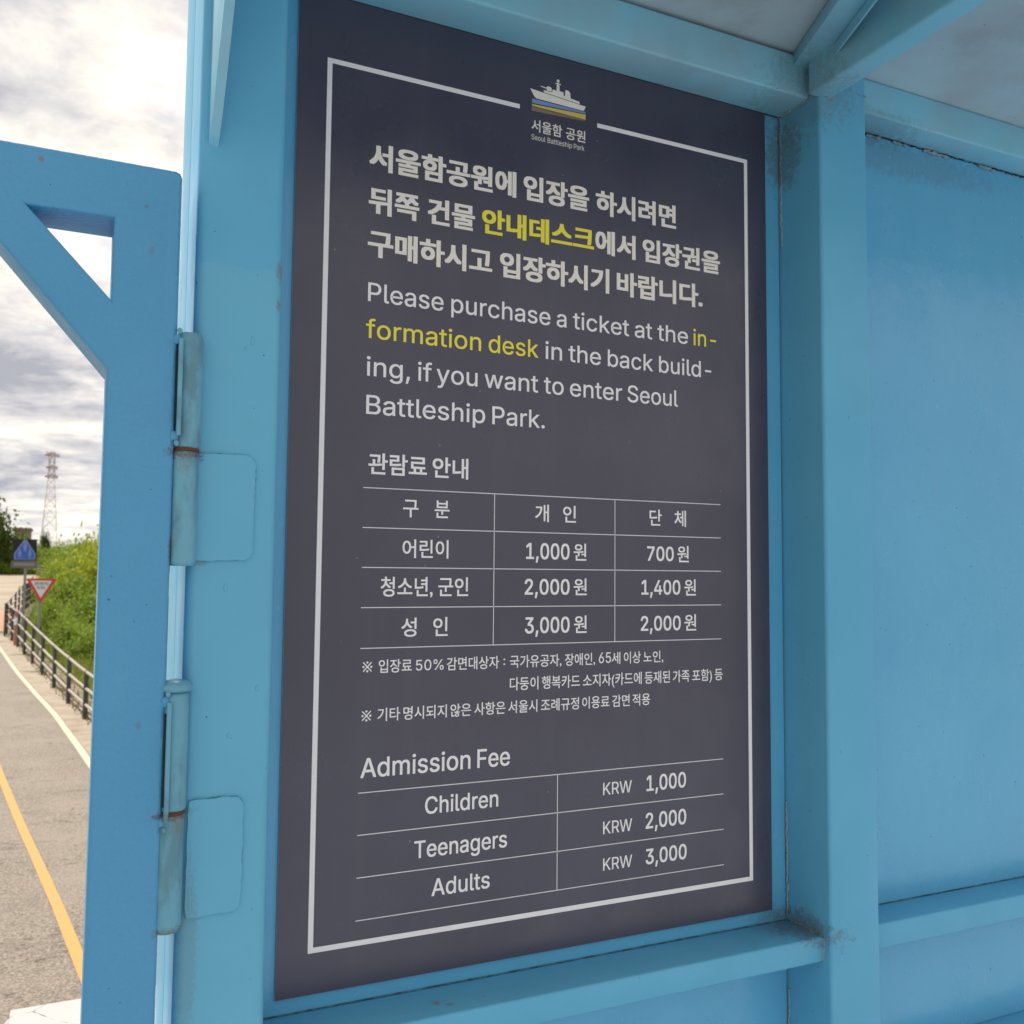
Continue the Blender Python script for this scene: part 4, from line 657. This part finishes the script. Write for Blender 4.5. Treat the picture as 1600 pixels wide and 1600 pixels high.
def hinge(label, cx, zt, zm, zb, plate, strip, slit_shade):
    h = bpy.data.objects.new('hinge', None); COL.objects.link(h); h.parent = gate; h.empty_display_size = .05; h['label'] = label
    cy, r = -.0985, .0140
    barrel(cx, cy, r, zm+.0012, zt, h, .006); barrel(cx-.0015, cy, r*1.02, zb, zm-.0012, h, .002, .006)
    lathe('rust_ring', [(r*.97,zm-.0016),(r*.985,zm-.0008),(r*.985,zm+.0008),(r*.97,zm+.0016)], cx-.0008, cy, 'rust', h)
    # leaf welded flat on the post face, with a ragged painted-over edge
    x0,x1,z0,z1 = plate; rr = random.Random(int(z0*1000)); P = []
    def edge(a, b, n):
        for i in range(n):
            t = i/n; P.append((a[0]+(b[0]-a[0])*t+rr.uniform(-.0009,.0009), a[1]+(b[1]-a[1])*t+rr.uniform(-.0009,.0009)))
    edge((x0,z0),(x1-.006,z0+.001),14); edge((x1-.006,z0+.001),(x1,z0+.006),3); edge((x1,z0+.006),(x1+.001,z1-.007),22); edge((x1+.001,z1-.007),(x1-.006,z1),3); edge((x1-.006,z1),(x0,z1),14); edge((x0,z1),(x0,z0),10)
    bm = prismbm(P,'y',-.0908,-.0872,.0007,1); link('leaf_plate', tomesh(bm,'leaf_plate'), 'blue', h)
    rim = []; n = len(P)
    for i in range(0, n-9):
        rim.append((P[i][0], -.0885, P[i][1]))
    k = int(len(rim)); ra = []; on = 1; left = 5
    for i in range(k):
        left -= 1
        if left <= 0: on = rr.choice((0,1,1,2)); left = rr.randint(2,9)
        ra.append((.00003,.00030,.00062)[on]*rr.uniform(.6,1.3))
    rim = [(x+rr.uniform(-.0004,.0004), y-(.0004 if ra[i] < .0001 else 0)*0, z+rr.uniform(-.0004,.0004)) for i, (x,y,z) in enumerate(rim)]
    link('cracked_seam', tomesh(tubebm(rim, ra, 6),'cracked_seam'), 'seam', h)
    # narrow gate-side leaf, and a dark bar for the shade in the gap beside it
    box('side_leaf', -.1782,-.1735, -.1165,-.100, strip[0],strip[1], 'hinge', h, .001, 2)
    box('slit_shade', -.1797,-.1780, -.1123,-.106, slit_shade[0],slit_shade[1], 'gap', h, 0)  # near-black bar painted in for the shade deep in the gap
    for k, zz_ in enumerate(strip):
        blob('weld_blob', (-.1795,-.110,zz_), (.0042,.0022,.0055), 'gate', h, k+int(zz_*99)); blob('weld_blob', (-.1775,-.1125,zz_+(.008 if k else -.008)), (.0026,.0022,.0035), 'hinge', h, k+5)
    return h
hinge('upper hinge with rust between its two barrels', -.1655, .7130, .5865, .4630, (-.153,-.0925,.4690,.5860), (.600,.704), (.612,.692))
h2 = hinge('lower hinge with a domed white cap on top', -.1690, .3310, .2070, .0860, (-.152,-.0955,.0930,.2150), (.200,.322), (.215,.310))
dome = [(.0150,.3315),(.0172,.3330),(.0175,.3350)]+[(.0175*math.cos(t),.3350+.0095*math.sin(t)) for t in [math.pi/2*k/8 for k in range(1,8)]]+[(.0004,.3445)]
lathe('cap', dome, -.1690, -.0985, 'hinge', h2)
# ------------------------------------------------------------------ white moulded box
cab = thing('white_box', 'white moulded box with rounded corners and cracked top standing low behind the gate', 'box')
bm = boxbm(-.372,.50,.42,1.0,ZF,-.412,0); bmesh.ops.bevel(bm, geom=bm.edges[:], offset=.035, segments=6, profile=.5, affect='EDGES'); link('shell', tomesh(bm,'shell'), 'gelcoat', cab, None, 60)
box('lid', -.355,.485,.435,.985,-.4128,-.4075, 'gelcoat', cab, .0025)
# ------------------------------------------------------------------ fences
def fence(name, pts, hts, label, rails=(1.0,.66,.33)):
    f = thing(name, label, 'fence', None)
    for i, (x,y) in enumerate(pts):
        z = hz(y); h = hts[i]
        lathe('post', [(.036,z-.1),(.036,z+h*.5),(.036,z+h-.02),(.030,z+h),(.012,z+h+.012)], x, y, 'fencepost', f, 12)
        if i:
            xa,ya = pts[i-1]; za = hz(ya); ha = hts[i-1]
            for q in rails: tube('rail', [(xa+.0,ya,za+ha*q-.02),((xa+x)/2,(ya+y)/2,(za+ha*q+z+h*q)/2-.026),(x,y,z+h*q-.02)], .024, 'rail', f, 8)
    return f
fence('path_fence', FN, [.72,.74,.79,.82,.87,.93,.99,1.04,1.06,1.08], 'low dark post fence with pale rails beside the path white line')
F2d = []
for a, b in zip(F2, F2[1:]):
    n = max(1, int(round((b[1]-a[1])/1.3)))
    F2d += [(a[0]+(b[0]-a[0])*k/n, a[1]+(b[1]-a[1])*k/n) for k in range(n)]
fence('ramp_fence', F2d, [1.12]*len(F2d), 'far dark railing running up the ramp behind the triangle sign', (1.0,.75,.5,.25))
b = thing('bollard', 'small brick red and white bollard at the fence corner', 'bollard')
lathe('body', [(.07,hz(31)-.1),(.07,hz(31)+.85),(.06,hz(31)+1.05)], -1.86, 31, 'bollard', b, 14); lathe('band', [(.073,hz(31)+.62),(.073,hz(31)+.85)], -1.86, 31, 'white', b, 14)
# ------------------------------------------------------------------ signs
def plate(name, pts, y0, y1, mat, parent, label=None): return link(name, tomesh(prismbm(pts,'y',y0,y1),name), mat, parent, label)
s1 = thing('pedestrian_sign', 'black square path sign with a blue pedestrian pentagon on a grey post', 'road sign')
lathe('post', [(.032,-1.9),(.032,1.0)], -1.47, 26.03, 'signpost', s1, 12)
plate('plate', [(-1.78,.70),(-1.22,.70),(-1.22,1.245),(-1.78,1.245)], 25.97, 25.995, 'signblack', s1)
cx = -1.495
plate('pentagon', [(cx-.235,.715),(cx+.235,.715),(cx+.245,.735),(cx+.245,.87),(cx+.02,1.238),(cx-.02,1.238),(cx-.245,.87),(cx-.245,.735)], 25.962, 25.969, 'signpale', s1)
plate('blue_field', [(cx-.21,.735),(cx+.21,.735),(cx+.22,.75),(cx+.22,.865),(cx,1.205),(cx-.22,.865),(cx-.22,.75)], 25.956, 25.961, 'signblue', s1)
def person_pict(x, z, s, m, n):
    c = [(x+.10*s*math.cos(t), z+.42*s+.10*s*math.sin(t)) for t in [2*math.pi*i/12 for i in range(12)]]
    plate(n, c, 25.951, 25.955, m, s1); plate(n, [(x-.09*s,z+.30*s),(x-.17*s,z+.02*s),(x-.11*s,z),(x-.07*s,z+.14*s),(x-.08*s,z-.32*s),(x-.01*s,z-.32*s),(x,z-.05*s),(x+.03*s,z-.32*s),(x+.10*s,z-.32*s),(x+.08*s,z+.14*s),(x+.12*s,z),(x+.18*s,z+.03*s),(x+.09*s,z+.30*s)], 25.950, 25.955, m, s1)
person_pict(cx, 1.02, .30, 'signpale', 'pictogram'); person_pict(cx-.115, .84, .26, 'signpale', 'pictogram'); person_pict(cx+.115, .84, .26, 'signpale', 'pictogram')
plate('text_plate', [(-1.80,.50),(-1.20,.50),(-1.20,.685),(-1.80,.685)], 25.97, 25.99, 'signgrey', s1)
plate('text_band', [(-1.74,.55),(-1.26,.55),(-1.26,.635),(-1.74,.635)], 25.965, 25.969, 'signdim', s1)
s2 = thing('slow_sign', 'white inverted triangle slow sign with a red border on a thin post', 'road sign')
lathe('post', [(.028,-1.9),(.028,.15)], -.985, 22.03, 'signpost', s2, 12)
def tri(c, z, hw, h): return [(c-hw*.97,z),(c+hw*.97,z),(c+hw,z-.03*h),(c+.03*hw,z-h),(c-.03*hw,z-h),(c-hw,z-.03*h)]
plate('border', tri(-.965,.262,.300,.525), 21.985, 22.0, 'signred', s2); plate('face', tri(-.965,.215,.205,.375), 21.978, 21.984, 'signwhite', s2)
for txt,f,x0,x1,z0,z1 in (('천천히','K',-1.10,-.83,.105,.185),('SLOW','I',-1.045,-.885,.035,.085)):
    V,F = lettering(txt,f,x0,x1,'b',z0,z1,.02,21.976); me = bpy.data.meshes.new('lettering'); me.from_pydata(V,[],F); link('lettering', me, 'signink', s2)
for root, k in ((s1, 1.166), (s2, 1.151)):        # stand just beyond the fence line
    root.location = (CAM[3][0]*(1-k), CAM[3][1]*(1-k), CAM[3][2]*(1-k)); root.scale = (k,k,k)
# ------------------------------------------------------------------ pylon
py = thing('power_pylon', 'tall lattice power pylon with a reddish head, far behind the bushes', 'pylon')
PX,PY,PZ = -10.4,400.,-.5
def hw(z):
    t = (z-PZ)/46.5
    return 3.6-(3.6-1.15)*min(1,t/.78) if t < .78 else 1.15-.25*(t-.78)/.22
lv = [PZ+46.5*k for k in (0,.13,.25,.36,.46,.55,.63,.71,.78,.85,.92,1.0)]
for part, a, b_ in (('lower_lattice',0,8),('upper_lattice',8,11)):
    bm = bmesh.new()
    for i in range(a, b_):
        z0,z1 = lv[i],lv[i+1]; h0,h1 = hw(z0),hw(z1); r = .15 if a == 0 else .2; c0 = [(PX+sx*h0,PY+sy*h0,z0) for sx,sy in ((-1,-1),(1,-1),(1,1),(-1,1))]; c1 = [(PX+sx*h1,PY+sy*h1,z1) for sx,sy in ((-1,-1),(1,-1),(1,1),(-1,1))]
        for k in range(4):
            tubebm([c0[k],c1[k]], r, 4, bm); tubebm([c0[k],c1[(k+1)%4]], r*.5, 4, bm); tubebm([c0[(k+1)%4],c1[k]], r*.5, 4, bm); tubebm([c1[k],c1[(k+1)%4]], r*.55, 4, bm)
    link(part, tomesh(bm,part), 'pylonwhite' if a == 0 else 'pylonred', py)
for zc, wd in ((36.5,2.3),(40,2.1),(44.8,2.6)):
    bm = bmesh.new(); tubebm([(PX-wd,PY,zc),(PX,PY,zc+.7),(PX+wd,PY,zc+.2)], .38, 4, bm); tubebm([(PX-wd,PY,zc),(PX+wd,PY,zc-.4)], .32, 4, bm); link('cross_arm', tomesh(bm,'cross_arm'), 'pylonred', py)
tube('mast', [(PX-2.1,PY,46.3),(PX-1.2,PY,45.2)], .3, 'pylonred', py, 4)
# ------------------------------------------------------------------ small building far away
bd = thing('far_building', 'small brown building just above the blue pedestrian sign, far off behind trees', 'building')
box('wall', -14.9,-11.4,266,276,-1,10.5, 'bldg', bd, 0); box('roof', -15.2,-11.1,265.6,276.4,10.5,11.1, 'bldg', bd, 0)
for i in range(3):
    for z in (4.5,7.8): box('window', -14.4+i*1.1,-13.8+i*1.1,265.9,265.99,z,z+1.5, 'glassdark', bd, 0)
# ------------------------------------------------------------------ planting
def leafmesh(name, n, shape, leaf, seed, flatten=1.0):
    """n leaf faces scattered in clumps through a crown of unit size"""
    r = np.random.default_rng(seed); nc = 34 if shape != 'tree' else 60
    cc = r.normal(size=(nc,3)); cc /= np.linalg.norm(cc,axis=1)[:,None]; cc *= r.uniform(.35,.95,(nc,1))
    if shape == 'bush': cc[:,2] = np.abs(cc[:,2])*.95+.02; sg = .20
    elif shape == 'tree': cc[:,2] = cc[:,2]*.5+.5; sg = .13
    else: cc[:,:2] *= .5; cc[:,2] = r.uniform(0,1,nc); sg = .14
    sgs = r.uniform(.6,1.3,nc)*sg
    k = r.integers(0,nc,n); p = cc[k]+r.normal(size=(n,3))*sgs[k][:,None]; p[:,2] = np.clip(p[:,2],.0,None)
    a = r.normal(size=(n,3)); a /= np.linalg.norm(a,axis=1)[:,None]; b = np.cross(a, r.normal(size=(n,3))); b /= np.linalg.norm(b,axis=1)[:,None]
    s = leaf*r.uniform(.6,1.4,(n,1)); V = np.stack([p-a*s, p+b*s*.45, p+a*s, p-b*s*.45],1).reshape(-1,3)
    me = bpy.data.meshes.new(name); me.vertices.add(4*n); me.vertices.foreach_set('co', V.ravel()); me.loops.add(4*n); me.loops.foreach_set('vertex_index', np.arange(4*n,dtype=np.int32))
    me.polygons.add(n); me.polygons.foreach_set('loop_start', np.arange(0,4*n,4,dtype=np.int32)); me.polygons.foreach_set('loop_total', np.full(n,4,dtype=np.int32)); me.update(); me.validate(); return me
BM = [leafmesh('foliage', 7500, 'bush', .055, s) for s in (1,2,3)]
TM = [leafmesh('crown', 9000, 'tree', .045, s) for s in (4,5)]
def stems(kind, seed):
    rr = random.Random(seed); bm = bmesh.new()
    if kind == 'trunk':
        tubebm([(0,0,-.3),(.01,.0,.15),(.0,.02,.4),(.03,.0,.62)], [.045,.038,.03,.015], 8, bm)
        for k in range(5):
            t = rr.uniform(0,6.28); tubebm([(0,0,.25+.06*k),(.14*math.cos(t),.14*math.sin(t),.45+.05*k),(.34*math.cos(t),.34*math.sin(t),.62+.05*k)], [.018,.013,.006], 6, bm)
    else:
        for k in range(7):
            t = rr.uniform(0,6.28); q = rr.uniform(.2,.6); tubebm([(0.03*math.cos(t),.03*math.sin(t),-.05),(q*.5*math.cos(t),q*.5*math.sin(t),.35),(q*math.cos(t),q*math.sin(t),.75)], [.016,.011,.005], 5, bm)
    return tomesh(bm, kind)
ST = stems('stem', 3); TK = stems('trunk', 4); ST.materials.append(M['bark']); TK.materials.append(M['bark'])
matmesh = {}
def plant(name, meshes, i, mat, x, y, sx, sz, label, cat, group, stem, z=None, kind='foliage'):
    key = (meshes[i%len(meshes)].name, mat)
    if key not in matmesh:
        m2 = meshes[i%len(meshes)].copy(); m2.materials.clear(); m2.materials.append(M[mat]); matmesh[key] = m2
    t = thing(name, label, cat, group); t.location = (x,y,hz(y) if z is None else z); t.scale = (sx,sx*.9,sz); t.rotation_euler = (0,0,i*1.7)
    o = bpy.data.objects.new(kind, matmesh[key]); COL.objects.link(o); o.parent = t
    if stem: s = bpy.data.objects.new('trunk' if stem is TK else 'stems', stem); COL.objects.link(s); s.parent = t
    return t
KX = lambda px, y: -.268+(y+1.14)*(-.0654+px/160*.0884)
shr = [ # column in the view strip, distance, half width, height, leaves
 (152,24.5,.80,.80,'leaf','lowest shrub at the gate edge, right behind the path fence'),
 (120,27,.80,.85,'leaf','low loose green shrub behind the middle of the path fence'),
 (98,29,.70,.95,'leaf','green shrub just right of the triangle sign post'),
 (142,32,1.25,1.45,'leaf','rounded green shrub near the gate edge, behind the lowest shrub'),
 (86,34,.60,1.25,'leaf','narrow green shrub right behind the red and white triangle sign'),
 (112,38,1.2,1.9,'leaf','broad light green shrub in the middle of the bank'),
 (150,40,1.5,2.2,'leafyellow','yellow green shrub against the gate, halfway up the bank'),
 (104,46,1.1,2.1,'leaf','green shrub with dark gaps above the ramp railing'),
 (134,50,1.9,2.6,'leafyellow','bright yellow flowering shrub high on the bank'),
 (162,54,2.0,3.2,'leafyellow','yellow shrub cut off by the gate, high on the bank'),
 (112,60,1.4,2.5,'leaf','pale green bush at the head of the ramp'),
 (114,72,1.5,3.3,'leaf','tallest rounded bush under the pylon, its crown against the sky'),
 (140,70,2.0,3.0,'leaf','wide bush forming the skyline near the gate'),
 (92,122,2.2,3.3,'leaf','small skyline bush left of the tallest one'),
 (165,84,3.0,2.8,'leafdark','darker bush on the skyline, mostly behind the gate'),
 (128,92,2.4,3.0,'leafdark','dark bush at the back of the skyline')]
for i, (px,y,sx,szz,mt,lb) in enumerate(shr): plant('shrub', BM, i, mt, KX(px,y), y, sx, szz, lb, 'shrub', 'shrubs on the bank beside the path', ST)
trs = [
 (-50,117,4.6,7.6,'leafdark','big dark tree cut by the left edge of the view'),
 (20,120,2.3,4.3,'leaf','bright green tree behind the pedestrian sign'),
 (-15,128,2.8,4.6,'leafdark','dark tree between the left edge and the bright green tree'),
 (50,132,2.6,3.6,'leaf','light green tree between the sign and the pylon'),
 (66,138,.9,5.0,'leafdark','slim dark tree standing at the foot of the pylon'),
 (78,150,2.4,3.9,'leafyellow','yellow green tree low behind the ramp, under the pylon')]
for i, (px,y,sx,szz,mt,lb) in enumerate(trs): plant('tree', TM, i, mt, KX(px,y), y, sx, szz, lb, 'tree', 'trees beyond the ramp', TK, kind='crown')
for i, (px,y,sx,szz,lb) in enumerate([(34,119,3.2,.9,'low green hedge along the top of the ramp, behind the sign post'),(0,118,2.2,1.6,'low green hedge under the dark tree at left')]):
    plant('hedge', BM, i+1, 'leaf', KX(px,y), y, sx, szz, lb, 'hedge', None, ST)
# distant wood closing the horizon on both sides, and grass tufts below the fence
def tufts(name, n, f, mat, hmin, hmax, wdt):
    P = np.array([f() for _ in range(n)]); a = rng.uniform(0,6.28,n); h = rng.uniform(hmin,hmax,n); ln = rng.normal(0,.35,(n,2))*h[:,None]
    dx = np.cos(a)*wdt; dy = np.sin(a)*wdt; z = P[:,2]
    V = np.stack([np.stack([P[:,0]-dx,P[:,1]-dy,z],1), np.stack([P[:,0]+dx,P[:,1]+dy,z],1), np.stack([P[:,0]+ln[:,0],P[:,1]+ln[:,1],z+h],1)],1).reshape(-1,3)
    me = bpy.data.meshes.new(name); me.from_pydata(V.tolist(),[],np.arange(3*n).reshape(-1,3).tolist()); o = link(name, me, mat); o['kind'] = 'stuff'; return o
def fgrass():
    y = random.uniform(10,36); return (interp(FN,y)+abs(random.gauss(.0,.25))-.05, y, hz(y))
def fbank():
    y = random.uniform(12,60); x = interp(FN if y < 35 else F2, y)+.45+random.random()**1.3*6; return (x,y,hz(y))
tufts('dry_grass', 700, fgrass, 'leafdry', .03, .14, .012); tufts('bank_grass', 26000, fbank, 'leafdry', .06, .30, .02); tufts('green_grass', 24000, fbank, 'leaf', .06, .34, .022)
def fwood():
    y = random.uniform(170,420); x = random.uniform(-1,1)*y*1.6; return (x,y,hz(y))
wood = leafmesh('far_wood', 60000, 'bush', .012, 11)
co = np.empty(len(wood.vertices)*3); wood.vertices.foreach_get('co',co); co = co.reshape(-1,4,3); ce = co.mean(1,keepdims=True); q = rng.uniform(0,1,(len(ce),2))
yy = 150+250*q[:,0]; xx = (q[:,1]*2-1)*yy*1.8; hh_ = (2.6+1.6*np.sin(xx*.11)+1.2*np.sin(xx*.37+1))*rng.uniform(0,1,len(xx))**.6
nv = (co-ce)*45+np.stack([xx,yy,np.maximum(hh_,0.1)-.2],1)[:,None,:]; wood.vertices.foreach_set('co', nv.reshape(-1)); wood.update(); wo = link('far_wood', wood, 'leafdark'); wo['kind'] = 'stuff'
